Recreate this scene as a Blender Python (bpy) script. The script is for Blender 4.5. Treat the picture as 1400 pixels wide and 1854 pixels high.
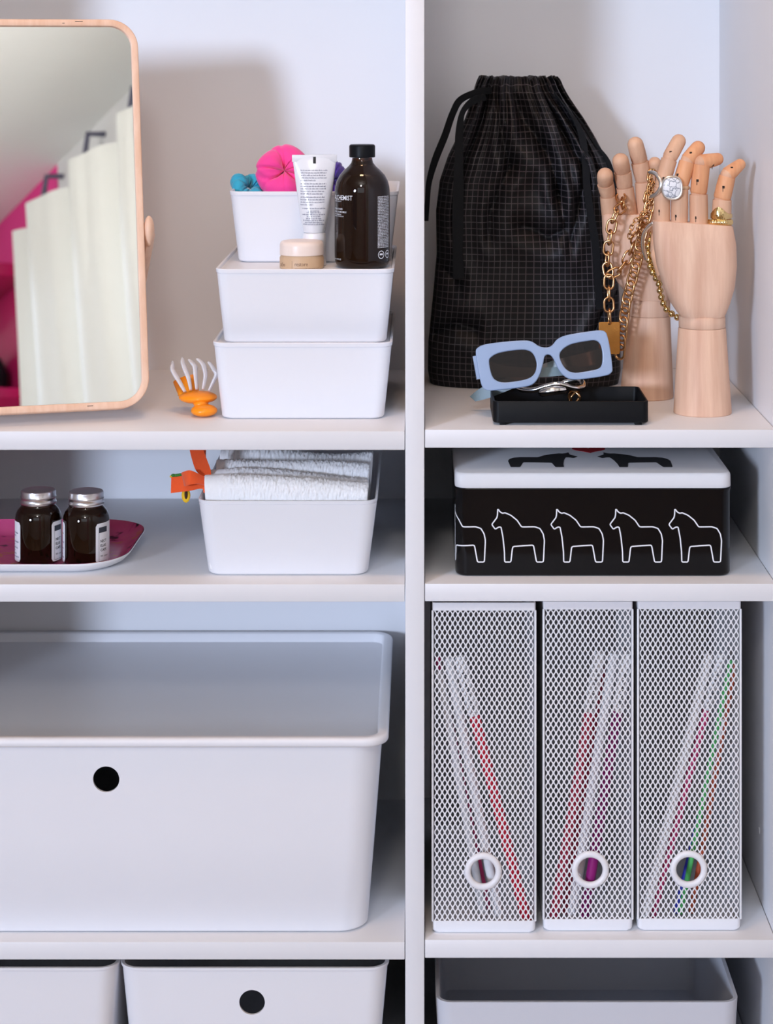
import bpy, bmesh, math, random
from mathutils import Vector, Matrix
import numpy as np
random.seed(7)
for o in list(bpy.data.objects): bpy.data.objects.remove(o)
SC = bpy.context.scene
COL = SC.collection
PI = math.pi

# ------------------------------------------------------------------ camera
# metres; x right, y into the shelves (fronts at y = 0), z up from the lens height
XV, YH, PXM, CAMD = 760.0, 85.0, 1850.0, 2.0
cd = bpy.data.cameras.new('camera'); CAM = bpy.data.objects.new('camera', cd); COL.objects.link(CAM)
CAM.location = (0, -CAMD, 0); CAM.rotation_euler = (PI/2, 0, 0)
cd.sensor_width = 36; cd.lens = PXM*CAMD/1854*36
cd.shift_x = -(XV-700)/1854; cd.shift_y = -(927-YH)/1854
cd.dof.use_dof = True; cd.dof.focus_distance = 2.07; cd.dof.aperture_fstop = 9
SC.camera = CAM
vs = SC.view_settings
vs.view_transform = 'Standard'; vs.look = 'None'; vs.gamma = 1; vs.use_curve_mapping = False
vs.exposure = -1.62

# ------------------------------------------------------------------ light
W = bpy.data.worlds.new('world'); SC.world = W; W.use_nodes = True
W.node_tree.nodes['Background'].inputs[0].default_value = (.75, .82, 1, 1)
W.node_tree.nodes['Background'].inputs[1].default_value = .5
def area(name, loc, target, sx, sy, power, col):
    l = bpy.data.lights.new(name, 'AREA'); l.shape = 'RECTANGLE'; l.size = sx; l.size_y = sy
    l.energy = power; l.color = col
    o = bpy.data.objects.new(name, l); COL.objects.link(o); o.location = loc
    o.rotation_euler = (Vector(target)-Vector(loc)).to_track_quat('-Z', 'Y').to_euler()
    return o
sl = bpy.data.lights.new('low_daylight', 'SUN'); sl.energy = 6.4; sl.angle = math.radians(8); sl.color = (.65, .765, 1.0)
so_ = bpy.data.objects.new('low_daylight', sl); COL.objects.link(so_); so_.location = (-3.5, -6, 1.2)
so_.rotation_euler = Vector((.565, 1, -.145)).to_track_quat('-Z', 'Y').to_euler()   # comes in through window_1
area('added_fill_light', (-.35, -3.70, .50), (-.35, 0, .50), 1.9, 1.1, 26, (.90, .94, 1.0))  # soft fill added behind the camera to lift the ambient light
area('ceiling_lamp_light', (-.10, -.42, 1.24), (-.10, -.10, -1), .30, .16, 20, (1.0, .60, .36))


# ------------------------------------------------------------------ helpers
def at(px, py, y):
    f = (1+y/CAMD)/PXM
    return Vector(((px-XV)*f, y, (YH-py)*f))
def sc(y): return (1+y/CAMD)/PXM
def lin(c):
    return tuple((x/12.92 if x <= .04045 else ((x+.055)/1.055)**2.4) for x in c)
def rgb(r, g, b): return lin((r/255, g/255, b/255))

class NT:
    def __init__(s, name):
        s.m = bpy.data.materials.new(name); s.m.use_nodes = True
        s.t = s.m.node_tree; s.n = s.t.nodes; s.b = s.n['Principled BSDF']
    def add(s, typ, **kw):
        n = s.n.new(typ)
        for k, v in kw.items():
            if isinstance(v, (int, float, str, bool)) and hasattr(n, k): setattr(n, k, v)
        return n
    def link(s, a, b): s.t.links.new(a, b)
def mat(name, col, rough=.5, metal=0, spec=.5, var=.03, vscale=40, bump=0, bscale=300, coat=0, trans=0, ior=1.45, sss=0, sheen=0, alpha=1):
    N = NT(name); b = N.b
    b.inputs['Roughness'].default_value = rough; b.inputs['Metallic'].default_value = metal
    b.inputs['Specular IOR Level'].default_value = spec; b.inputs['Coat Weight'].default_value = coat
    b.inputs['Transmission Weight'].default_value = trans; b.inputs['IOR'].default_value = ior
    b.inputs['Sheen Weight'].default_value = sheen
    b.inputs['Alpha'].default_value = alpha
    if sss:
        b.inputs['Subsurface Weight'].default_value = sss; b.inputs['Subsurface Radius'].default_value = (.01, .006, .004); b.inputs['Subsurface Scale'].default_value = .3
    tc = N.add('ShaderNodeTexCoord')
    nz = N.add('ShaderNodeTexNoise'); nz.inputs['Scale'].default_value = vscale; nz.inputs['Detail'].default_value = 3
    N.link(tc.outputs['Object'], nz.inputs['Vector'])
    mx = N.add('ShaderNodeMix'); mx.data_type = 'RGBA'
    mx.inputs['A'].default_value = (*[max(0, c*(1-var)) for c in col], 1)
    mx.inputs['B'].default_value = (*[min(1, c*(1+var)) for c in col], 1)
    N.link(nz.outputs['Fac'], mx.inputs['Factor']); N.link(mx.outputs['Result'], b.inputs['Base Color'])
    if bump:
        n2 = N.add('ShaderNodeTexNoise'); n2.inputs['Scale'].default_value = bscale; n2.inputs['Detail'].default_value = 4
        N.link(tc.outputs['Object'], n2.inputs['Vector'])
        bp = N.add('ShaderNodeBump'); bp.inputs['Strength'].default_value = bump; bp.inputs['Distance'].default_value = .001
        N.link(n2.outputs['Fac'], bp.inputs['Height']); N.link(bp.outputs['Normal'], b.inputs['Normal'])
    return N.m
def wood(name, c1, c2, rough=.5, axis='Z', scale=1.0):
    N = NT(name); b = N.b; b.inputs['Roughness'].default_value = rough; b.inputs['Specular IOR Level'].default_value = .35
    tc = N.add('ShaderNodeTexCoord'); mp = N.add('ShaderNodeMapping')
    s = [70*scale]*3; s['XYZ'.index(axis)] = 3.5*scale; mp.inputs['Scale'].default_value = s
    N.link(tc.outputs['Object'], mp.inputs['Vector'])
    nz = N.add('ShaderNodeTexNoise'); nz.inputs['Scale'].default_value = 1.2; nz.inputs['Detail'].default_value = 5; nz.inputs['Roughness'].default_value = .6
    N.link(mp.outputs['Vector'], nz.inputs['Vector'])
    cr = N.add('ShaderNodeValToRGB'); e = cr.color_ramp.elements
    e[0].position = .3; e[0].color = (*c1, 1); e[1].position = .72; e[1].color = (*c2, 1)
    N.link(nz.outputs['Fac'], cr.inputs['Fac']); N.link(cr.outputs['Color'], b.inputs['Base Color'])
    bp = N.add('ShaderNodeBump'); bp.inputs['Strength'].default_value = .12; bp.inputs['Distance'].default_value = .0006
    N.link(nz.outputs['Fac'], bp.inputs['Height']); N.link(bp.outputs['Normal'], b.inputs['Normal'])
    return N.m

M = {}
M['board'] = mat('white_board', (.80, .80, .82), .42, var=.012, vscale=6)
M['wallwhite'] = mat('white_wall_paint', (.80, .80, .80), .8, var=.015, bump=.1, bscale=200)
M['ceil'] = mat('ceiling_paint', (.86, .875, .85), .85, var=.01)
M['pinkwall'] = mat('pink_wall_paint', rgb(236, 66, 150), .7, var=.02)
M['floor'] = wood('floor_wood', rgb(170, 140, 110), rgb(200, 170, 140), .5, 'Y', .3)
M['plastic'] = mat('white_plastic', (.83, .83, .86), .35, var=.01, vscale=15, bump=.03, bscale=900)
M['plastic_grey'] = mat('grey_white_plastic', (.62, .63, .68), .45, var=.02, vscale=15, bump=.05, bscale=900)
M['metal_white'] = mat('white_powder_coat', (.80, .80, .82), .4, var=.01)
M['black_pl'] = mat('black_plastic', (.005, .0055, .007), .42, spec=.16, var=.1, bump=.04, bscale=1500)
M['black_lac'] = mat('black_lacquer', (.004, .004, .005), .16, var=.1, spec=.28)
M['black_matte'] = mat('black_print', (.012, .012, .014), .6)
M['white_print'] = mat('white_print', (.85, .85, .88), .5)
M['ink'] = mat('grey_ink', (.27, .29, .37), .6)
M['dinfo'] = mat('slate_print', (.03, .035, .05), .6)
M['red'] = mat('red_print', rgb(170, 25, 35), .5)
M['beech'] = wood('beech_wood', rgb(206, 163, 138), rgb(233, 198, 172), .55)
M['beech2'] = wood('beech_wood_fingers', rgb(203, 156, 126), rgb(226, 184, 152), .55)
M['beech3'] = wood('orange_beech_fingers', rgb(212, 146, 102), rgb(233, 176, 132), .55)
M['birch'] = wood('birch_frame', rgb(228, 184, 154), rgb(244, 210, 186), .45)
M['knot'] = mat('dark_slot', (.03, .018, .012), .9)
M['mirror'] = mat('mirror_silver', (.93, .95, .94), .0, metal=1, var=0)
M['gold'] = mat('gold_metal', rgb(206, 160, 112), .25, metal=1, var=.08, vscale=200)
M['gold_b'] = mat('bright_gold', rgb(228, 200, 142), .2, metal=1, var=.05, vscale=300)
M['plate'] = mat('brushed_gold_plate', rgb(205, 145, 75), .36, metal=1, var=.1, vscale=120, bump=.15, bscale=700)
M['silver'] = mat('silver_metal', (.86, .86, .86), .12, metal=1, var=.03)
M['silver_m'] = mat('matte_silver', (.83, .82, .80), .33, metal=1, var=.05, vscale=300)
M['alu'] = mat('aluminium', (.74, .74, .77), .28, metal=1, var=.05, vscale=300)
M['amber'] = mat('amber_glass', (.085, .026, .009), .03, trans=.9, ior=1.46, var=.05)
M['ambdark'] = mat('dark_liquid', (.010, .004, .002), .5, spec=.1, var=.1)
M['blue'] = mat('pale_blue_acetate', rgb(146, 166, 198), .2, var=.05, vscale=60, coat=.3)
M['bluegrey'] = mat('blue_grey_acetate', rgb(112, 136, 146), .3, var=.04, coat=.2)
M['orange'] = mat('orange_plastic', rgb(255, 150, 25), .28, var=.03, sss=.15)
M['fabric_or'] = mat('orange_grosgrain', rgb(240, 88, 28), .8, var=.06, vscale=150, bump=.4, bscale=1500, sheen=.3)
M['terry'] = mat('white_terry', (.93, .92, .92), .95, spec=.1, var=.04, vscale=400, bump=.35, bscale=1100, sheen=.2)
M['terryband'] = mat('smooth_towel_hem', (.84, .82, .82), .9, var=.03, vscale=200, bump=.3, bscale=1800)
M['pink_f'] = mat('hot_pink_jersey', rgb(250, 62, 150), .75, var=.06, vscale=90, bump=.35, bscale=260, sheen=.4)
M['teal_f'] = mat('teal_jersey', rgb(40, 160, 190), .75, var=.06, vscale=90, bump=.35, bscale=260, sheen=.3)
M['purple_f'] = mat('purple_jersey', rgb(70, 40, 140), .75, var=.06, vscale=90, bump=.35, bscale=260, sheen=.3)
M['cord'] = mat('black_webbing', (.007, .008, .010), .75, spec=.2, var=.15, vscale=400, bump=.3, bscale=1500)
M['cream'] = mat('cream_plastic', rgb(244, 226, 214), .35, var=.02)
M['beige'] = mat('beige_label', rgb(205, 172, 138), .45, var=.02)
M['tinlid'] = mat('white_tin_lid', (.80, .80, .82), .55, spec=.12, var=.01)
M['tubew'] = mat('glossy_white_tube', (.80, .81, .84), .16, var=.01, coat=.4)
M['yellow'] = mat('yellow_felt', rgb(235, 190, 40), .8)
M['green'] = mat('green_felt', rgb(70, 140, 60), .8)
M['brown'] = mat('dark_brown_felt', rgb(60, 35, 20), .8)
M['curtain'] = mat('cream_curtain', rgb(232, 234, 230), .85, var=.02, sheen=.2)
M['rod_white'] = mat('white_sleeve', (.78, .78, .80), .5, var=.03, vscale=120)
M['rod_red'] = mat('coral_red_rod', rgb(225, 40, 70), .4, var=.05)
M['rod_rose'] = mat('rose_rod', rgb(196, 60, 90), .4, var=.05)
M['rod_purple'] = mat('plum_rod', rgb(140, 25, 110), .4, var=.05)
M['rod_pink'] = mat('pink_rod', rgb(214, 70, 130), .4, var=.05)
M['rod_green'] = mat('green_rod', rgb(90, 200, 110), .4, var=.05)
M['rod_blue'] = mat('blue_rod', rgb(50, 60, 190), .4, var=.05)
M['rod_orange'] = mat('rust_rod', rgb(180, 80, 50), .4, var=.05)
M['lampglow'] = None
def emis(name, col, s):
    N = NT(name); N.b.inputs['Emission Color'].default_value = (*col, 1); N.b.inputs['Emission Strength'].default_value = s
    return N.m
M['lampglow'] = emis('lit_lamp_glass', (1, .72, .45), 6)
# tinted lens
N = NT('smoky_lens'); tr = N.add('ShaderNodeBsdfTransparent'); tr.inputs[0].default_value = (.46, .34, .28, 1)
gl = N.add('ShaderNodeBsdfGlossy'); gl.inputs['Roughness'].default_value = .03; gl.inputs[0].default_value = (.8, .8, .8, 1)
fr = N.add('ShaderNodeFresnel'); fr.inputs[0].default_value = 1.35
mxs = N.add('ShaderNodeMixShader'); N.link(fr.outputs[0], mxs.inputs[0]); N.link(tr.outputs[0], mxs.inputs[1]); N.link(gl.outputs[0], mxs.inputs[2])
N.link(mxs.outputs[0], N.n['Material Output'].inputs['Surface']); M['lens'] = N.m
# howlite stone
N = NT('white_marbled_stone'); tc = N.add('ShaderNodeTexCoord'); vo = N.add('ShaderNodeTexVoronoi'); vo.feature = 'DISTANCE_TO_EDGE'; vo.inputs['Scale'].default_value = 150
nz = N.add('ShaderNodeTexNoise'); nz.inputs['Scale'].default_value = 300
va = N.add('ShaderNodeVectorMath', operation='SCALE'); va.inputs['Scale'].default_value = .004
N.link(tc.outputs['Object'], nz.inputs['Vector']); N.link(nz.outputs['Color'], va.inputs[0])
vb = N.add('ShaderNodeVectorMath', operation='ADD'); N.link(tc.outputs['Object'], vb.inputs[0]); N.link(va.outputs[0], vb.inputs[1]); N.link(vb.outputs[0], vo.inputs['Vector'])
cr = N.add('ShaderNodeValToRGB'); cr.color_ramp.elements[0].position = .02; cr.color_ramp.elements[0].color = (.30, .33, .38, 1); cr.color_ramp.elements[1].position = .10; cr.color_ramp.elements[1].color = (.82, .83, .86, 1)
N.link(vo.outputs['Distance'], cr.inputs['Fac']); N.link(cr.outputs['Color'], N.b.inputs['Base Color']); N.b.inputs['Roughness'].default_value = .2; M['howlite'] = N.m
# checked bag cloth (grid follows the cloth's own UVs, in metres)
N = NT('black_checked_cloth'); tc = N.add('ShaderNodeTexCoord'); sp = N.add('ShaderNodeSeparateXYZ'); N.link(tc.outputs['UV'], sp.inputs[0])
def gridline(sock, pitch, wd):
    d = N.add('ShaderNodeMath', operation='DIVIDE'); d.inputs[1].default_value = pitch; N.link(sock, d.inputs[0])
    f = N.add('ShaderNodeMath', operation='FRACT'); N.link(d.outputs[0], f.inputs[0])
    l = N.add('ShaderNodeMath', operation='LESS_THAN'); l.inputs[1].default_value = wd; N.link(f.outputs[0], l.inputs[0]); return l.outputs[0]
gx = gridline(sp.outputs[0], .0070, .115); gz = gridline(sp.outputs[1], .0070, .115)
ad = N.add('ShaderNodeMath', operation='MAXIMUM'); N.link(gx, ad.inputs[0]); N.link(gz, ad.inputs[1])
nz = N.add('ShaderNodeTexNoise'); nz.inputs['Scale'].default_value = 25; N.link(tc.outputs['UV'], nz.inputs['Vector'])
lc = N.add('ShaderNodeMix'); lc.data_type = 'RGBA'; lc.inputs['A'].default_value = (.078, .052, .058, 1); lc.inputs['B'].default_value = (.072, .077, .087, 1); N.link(nz.outputs['Fac'], lc.inputs['Factor'])
mx = N.add('ShaderNodeMix'); mx.data_type = 'RGBA'; mx.inputs['A'].default_value = (.0055, .0055, .0068, 1); N.link(ad.outputs[0], mx.inputs['Factor']); N.link(lc.outputs['Result'], mx.inputs['B'])
N.link(mx.outputs['Result'], N.b.inputs['Base Color']); N.b.inputs['Roughness'].default_value = .55; N.b.inputs['Specular IOR Level'].default_value = .22
M['bag'] = N.m
# patterned tray
N = NT('printed_tray'); tc = N.add('ShaderNodeTexCoord'); mp = N.add('ShaderNodeMapping'); mp.inputs['Scale'].default_value = (30, 42, 10); N.link(tc.outputs['Object'], mp.inputs['Vector'])
vo = N.add('ShaderNodeTexNoise'); vo.inputs['Scale'].default_value = 1.3; vo.inputs['Detail'].default_value = 2; N.link(mp.outputs['Vector'], vo.inputs['Vector'])
cr = N.add('ShaderNodeValToRGB'); e = cr.color_ramp.elements; e[0].position = .33; e[0].color = (*rgb(60, 25, 45), 1); e[1].position = .38; e[1].color = (*rgb(208, 78, 132), 1)
e2 = e.new(.6); e2.color = (*rgb(212, 88, 134), 1); e3 = e.new(.66); e3.color = (*rgb(205, 120, 70), 1); e4 = e.new(.74); e4.color = (*rgb(208, 78, 132), 1)
N.link(vo.outputs['Fac'], cr.inputs['Fac']); N.link(cr.outputs['Color'], N.b.inputs['Base Color']); N.b.inputs['Roughness'].default_value = .22; M['trayprint'] = N.m

# ---- geometry collector
class G:
    def __init__(s): s.v = []; s.f = []
    def add(s, v, f):
        b = len(s.v); s.v += [Vector(p) for p in v]; s.f += [tuple(i+b for i in q) for q in f]; return s
    def box(s, a, b):
        x0, y0, z0 = a; x1, y1, z1 = b
        return s.add([(x0,y0,z0),(x1,y0,z0),(x1,y1,z0),(x0,y1,z0),(x0,y0,z1),(x1,y0,z1),(x1,y1,z1),(x0,y1,z1)],
                     [(0,3,2,1),(4,5,6,7),(0,1,5,4),(1,2,6,5),(2,3,7,6),(3,0,4,7)])
    def loft(s, rings, cap0=True, cap1=True, closed=True):
        n = len(rings[0]); v = [p for r in rings for p in r]; f = []
        for i in range(len(rings)-1):
            for j in range(n if closed else n-1):
                k = (j+1) % n; f.append((i*n+j, i*n+k, (i+1)*n+k, (i+1)*n+j))
        if cap0: f.append(tuple(reversed(range(n))))
        if cap1: f.append(tuple(range((len(rings)-1)*n, len(rings)*n)))
        return s.add(v, f)
    def lathe(s, prof, seg=32, c=(0, 0, 0), cap0=True, cap1=True, sx=1, sy=1):
        rings = [[Vector((c[0]+r*sx*math.cos(2*PI*k/seg), c[1]+r*sy*math.sin(2*PI*k/seg), c[2]+z)) for k in range(seg)] for r, z in prof]
        return s.loft(rings, cap0, cap1)
    def tube(s, path, r, seg=10, closed=False, flat=None, ref=(0, 1, 0)):
        # r: number or list; flat: (scale_n, scale_b) of the cross-section
        path = [Vector(p) for p in path]; n = len(path); rs = r if isinstance(r, (list, tuple)) else [r]*n
        a, b = flat or (1, 1); rings = []
        for i in range(n):
            if closed: t = path[(i+1) % n]-path[i-1]
            else: t = path[min(i+1, n-1)]-path[max(i-1, 0)]
            t.normalize(); rf = Vector(ref); nn = rf-t*rf.dot(t)
            if nn.length < 1e-4: nn = Vector((1, 0, 0))-t*t.x
            nn.normalize(); bb = t.cross(nn)
            rings.append([path[i]+(nn*math.cos(2*PI*k/seg)*a+bb*math.sin(2*PI*k/seg)*b)*rs[i] for k in range(seg)])
        if closed: rings.append(rings[0]); return s.loft(rings, False, False)
        return s.loft(rings)
    def sphere(s, c, rx, ry=None, rz=None, u=16, w=10):
        ry = rx if ry is None else ry; rz = rx if rz is None else rz
        prof = [[Vector((c[0]+rx*math.sin(PI*i/w)*math.cos(2*PI*k/u), c[1]+ry*math.sin(PI*i/w)*math.sin(2*PI*k/u), c[2]-rz*math.cos(PI*i/w))) for k in range(u)] for i in range(1, w)]
        b = len(s.v); s.loft(prof, False, False)
        s.v += [Vector((c[0], c[1], c[2]-rz)), Vector((c[0], c[1], c[2]+rz))]; lo, hi = len(s.v)-2, len(s.v)-1; m = b+(w-2)*u
        for k in range(u):
            s.f.append((lo, b+(k+1) % u, b+k)); s.f.append((hi, m+k, m+(k+1) % u))
        return s
    def xf(s, Mx): s.v = [Mx @ p for p in s.v]; return s
    def mesh(s, name, bevel=0, seg=2, ang=35, smooth=True):
        me = bpy.data.meshes.new(name); me.from_pydata([tuple(p) for p in s.v], [], s.f)
        bm = bmesh.new(); bm.from_mesh(me); bmesh.ops.remove_doubles(bm, verts=bm.verts, dist=1e-7)
        bmesh.ops.recalc_face_normals(bm, faces=bm.faces)
        if bevel:
            es = [e for e in bm.edges if len(e.link_faces) == 2 and e.calc_face_angle(0) > math.radians(30)]
            bmesh.ops.bevel(bm, geom=es, offset=bevel, segments=seg, profile=.5, affect='EDGES', clamp_overlap=True)
        bm.to_mesh(me); bm.free()
        if smooth:
            me.shade_smooth(); me.set_sharp_from_angle(angle=math.radians(ang))
        return me
    def obj(s, name, m, parent=None, bevel=0, seg=2, ang=35, smooth=True):
        return link(name, s.mesh(name, bevel, seg, ang, smooth), m, parent)
def link(name, me, m, parent=None):
    o = bpy.data.objects.new(name, me); COL.objects.link(o)
    if m is not None:
        me.materials.clear(); me.materials.append(m if not isinstance(m, str) else M[m])
    if parent is not None: o.parent = parent
    return o
def tag(o, label, cat, group=None, kind=None):
    o['label'] = label
    if cat: o['category'] = cat
    if group: o['group'] = group
    if kind: o['kind'] = kind
    return o
def thing(name, label, cat, loc=(0, 0, 0), rot=(0, 0, 0), group=None):
    o = bpy.data.objects.new(name, None); COL.objects.link(o); o.empty_display_size = .02
    o.location = loc; o.rotation_euler = rot; return tag(o, label, cat, group)
def struct(name, g, m, label=None, parent=None, bevel=0):
    o = g.obj(name, m, parent, bevel)
    if parent is None:
        o['kind'] = 'structure'
        if label: o['label'] = label
    return o
def copyo(src, parent, Mx=None, name=None):
    c = src.copy(); COL.objects.link(c); c.parent = parent
    if Mx is not None: c.matrix_local = Mx
    return c
def rrect(w, d, r, z, n=6, cx=0, cy=0):
    r = max(1e-5, min(r, w/2-1e-5, d/2-1e-5)); out = []
    for (sx, sy, a0) in ((1, 1, 0), (-1, 1, PI/2), (-1, -1, PI), (1, -1, 1.5*PI)):
        for k in range(n+1):
            a = a0+PI/2*k/n
            out.append(Vector((cx+sx*(w/2-r)+r*math.cos(a), cy+sy*(d/2-r)+r*math.sin(a), z)))
    return out
def crom(pts, closed=False, per=6):
    pts = [Vector(p) for p in pts]; n = len(pts); out = []
    for i in range(n if closed else n-1):
        p0 = pts[i-1] if (closed or i > 0) else pts[0]; p1 = pts[i]; p2 = pts[(i+1) % n]; p3 = pts[(i+2) % n] if (closed or i+2 < n) else pts[-1]
        for k in range(per):
            t = k/per
            out.append(.5*((2*p1)+(p2-p0)*t+(2*p0-5*p1+4*p2-p3)*t*t+(3*p1-p0-3*p2+p3)*t**3))
    if not closed: out.append(pts[-1])
    return out
def resample(path, step):
    path = [Vector(p) for p in path]; d = [0]
    for a, b in zip(path, path[1:]): d.append(d[-1]+(b-a).length)
    n = max(1, round(d[-1]/step)); out = []; j = 0
    for i in range(n+1):
        s = d[-1]*i/n
        while j < len(d)-2 and d[j+1] < s: j += 1
        t = (s-d[j])/max(1e-9, d[j+1]-d[j]); out.append(path[j].lerp(path[j+1], min(1, t)))
    return out
def curve_mesh(cu):
    o = bpy.data.objects.new('tmp', cu); COL.objects.link(o)
    me = bpy.data.meshes.new_from_object(o.evaluated_get(bpy.context.evaluated_depsgraph_get()))
    bpy.data.objects.remove(o); bpy.data.curves.remove(cu); return me
def flat_mesh(loops, extrude=0, bevel=0, res=2):
    cu = bpy.data.curves.new('shape', 'CURVE'); cu.dimensions = '2D'; cu.fill_mode = 'BOTH'; cu.extrude = extrude; cu.bevel_depth = bevel; cu.bevel_resolution = res
    if bevel: cu.offset = -bevel
    for lp in loops:
        sp = cu.splines.new('POLY'); sp.points.add(len(lp)-1)
        for q, p in zip(sp.points, lp): q.co = (p[0], p[1], 0, 1)
        sp.use_cyclic_u = True
    me = curve_mesh(cu); return me
def text_mesh(body, size, align='LEFT', off=0, spacing=1):
    cu = bpy.data.curves.new('text', 'FONT'); cu.body = body; cu.size = size; cu.align_x = align; cu.offset = off; cu.space_character = spacing
    cu.resolution_u = 2
    return curve_mesh(cu)
def map_mesh(me, fn):
    for v in me.vertices: v.co = fn(v.co)
    me.update(); return me
def join_meshes(ms):
    g = G()
    for m in ms:
        g.add([v.co.copy() for v in m.vertices], [tuple(p.vertices) for p in m.polygons]); bpy.data.meshes.remove(m)
    return g
def tiny_lines(w, lines, lead, h, rnd, align='L'):
    """rows of small letter-like strokes, for print too small to read; returns a G in the xy plane"""
    g = G()
    for i, frac in enumerate(lines):
        if frac <= 0: continue
        y = -i*lead; ww = w*frac; x = 0 if align == 'L' else (w-ww)/2; end = x+ww
        while x < end:
            for _ in range(rnd.randint(2, 8)):
                lw = h*rnd.uniform(.35, .6); hh = h*rnd.choice((1, 1, 1, 1.45))
                if x+lw > end: break
                g.add([(x, y, 0), (x+lw*.72, y, 0), (x+lw*.72, y+hh, 0), (x, y+hh, 0)], [(0, 1, 2, 3)]); x += lw
            x += h*.5
    return g
def cut(o, cutter):
    md = o.modifiers.new('cut', 'BOOLEAN'); md.object = cutter; md.solver = 'EXACT'
    me = bpy.data.meshes.new_from_object(o.evaluated_get(bpy.context.evaluated_depsgraph_get()))
    o.modifiers.clear(); o.data = me; bpy.data.objects.remove(cutter)
    me.shade_smooth(); me.set_sharp_from_angle(angle=math.radians(35))

# ================================================================== ROOM
RX0, RX1, RY0, RY1, RZ0, RZ1 = -3.40, .93, -3.80, .42, -1.25, 1.30
struct('floor', G().box((RX0, RY0, RZ0-.05), (RX1, RY1, RZ0)), 'floor', 'pale wooden floor')
struct('ceiling', G().box((RX0, RY0, RZ1), (RX1, RY1, RZ1+.05)), 'ceil', 'off-white ceiling')
struct('wall_back', G().box((RX0, RY1, RZ0), (RX1, RY1+.05, RZ1)), 'wallwhite', 'white wall behind the shelves')
struct('wall_left', G().box((RX0-.05, RY0, RZ0), (RX0, RY1, RZ1)), 'wallwhite', 'white side wall')
struct('wall_right', G().box((RX1, -3.06, RZ0), (RX1+.05, RY1, RZ1)), 'wallwhite', 'white wall with curtain hooks')
struct('wall_right', G().box((RX1, RY0, RZ0), (RX1+.05, -3.06, RZ1)), 'pinkwall', 'pink end of the side wall')
# wall behind the camera: daylight window, plus a wide opening added for fill
wx = [(-3.15, -1.50, -.75, 1.12), (-1.32, .62, -.07, 1.07)]
g = G(); g.box((RX0, RY0-.05, RZ0), (wx[0][0], RY0, RZ1)); g.box((wx[0][1], RY0-.05, RZ0), (wx[1][0], RY0, RZ1)); g.box((wx[1][1], RY0-.05, RZ0), (RX1, RY0, RZ1))
for a, b, c, d in wx:
    g.box((a, RY0-.05, RZ0), (b, RY0, c)); g.box((a, RY0-.05, d), (b, RY0, RZ1))
struct('wall_front', g, 'wallwhite', 'white wall with a window and an added fill opening opposite the shelves')
for i, (a, b, c, d) in enumerate(wx):
    g = G(); t = .04
    g.box((a, RY0-.04, c), (a+t, RY0+.02, d)); g.box((b-t, RY0-.04, c), (b, RY0+.02, d)); g.box((a+t, RY0-.04, c), (b-t, RY0+.02, c+t)); g.box((a+t, RY0-.04, d-t), (b-t, RY0+.02, d))
    struct('window_%d' % (i+1), g, 'board', 'unseen white window frame')  # window_2 only frames the added fill light
# ceiling lamp
r = thing('ceiling_lamp', 'small rectangular warm ceiling lamp above the shelf fronts', 'lamp', (-.10, -.42, RZ1))
G().box((-.17, -.10, -.030), (.17, .10, -.001)).obj('housing', 'board', r, bevel=.004)
G().box((-.145, -.075, -.036), (.145, .075, -.0305)).obj('glass', 'lampglow', r, bevel=.001)
r = thing('fill_globe', 'unseen round glowing globe added as fill in the middle of the room', 'lamp', (-.20, -2.10, RZ1))  # globe added to brighten the ceiling, curtain and room
G().lathe([(.05, -.025), (.05, -.001)], 24).obj('canopy', 'board', r, bevel=.002)
G().lathe([(.004, -.26), (.004, -.0255)], 10).obj('cable', 'board', r)
G().lathe([(.03, -.265), (.03, -.235)], 20).obj('socket', 'board', r)
G().sphere((0, 0, -.40), .14, u=28, w=18).obj('globe', emis('fill_globe_glow', (1.0, .95, .925), 112), r, ang=80)
# curtain on hooks along the right wall (seen in the mirror)
cr_ = thing('hanging_curtain', 'pale cream curtain hung in deep folds from wall hooks, reflected in mirror', 'curtain', (.82, -2.6, RZ0))
pts = []; y = -3.05; k = 0
ztop, zbot = 1.098-RZ0, .03
rings = []; nz_ = 14
ys = [(-3.08+i*.0125) for i in range(125)]
def wav(yy): return .060*math.sin(yy*2*PI/.30+1.4)+.016*math.sin(yy*2*PI/.15+.5)
for j in range(nz_+1):
    z = zbot+(ztop-zbot)*j/nz_
    rings.append([Vector((wav(yy)*(1+.15*math.sin(j*.7+yy*3)), yy+2.6, z-.006*math.sin(yy*2*PI/.30+1.4)**2)) for yy in ys])
back = [[p+Vector((.003, 0, 0)) for p in rg] for rg in rings]
g = G()
g.loft([a+list(reversed(b)) for a, b in zip(rings, back)])
g.obj('cloth', 'curtain', cr_, ang=80)
hookm = mat('slate_hook', rgb(95, 95, 115), .4)
for i in range(5):
    yy = -3.02+i*.30
    g = G().tube([(wav(yy), yy+2.6, ztop-.05), (wav(yy)+.012, yy+2.6, ztop-.062), (wav(yy)+.005, yy+2.6, ztop-.04), (wav(yy)-.010, yy+2.6, ztop+.02), (wav(yy)+.005, yy+2.6, ztop+.09), (.06, yy+2.6, ztop+.145), (.108, yy+2.6, ztop+.15)], .008, 8)
    g.obj('hook', hookm, cr_)
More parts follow.
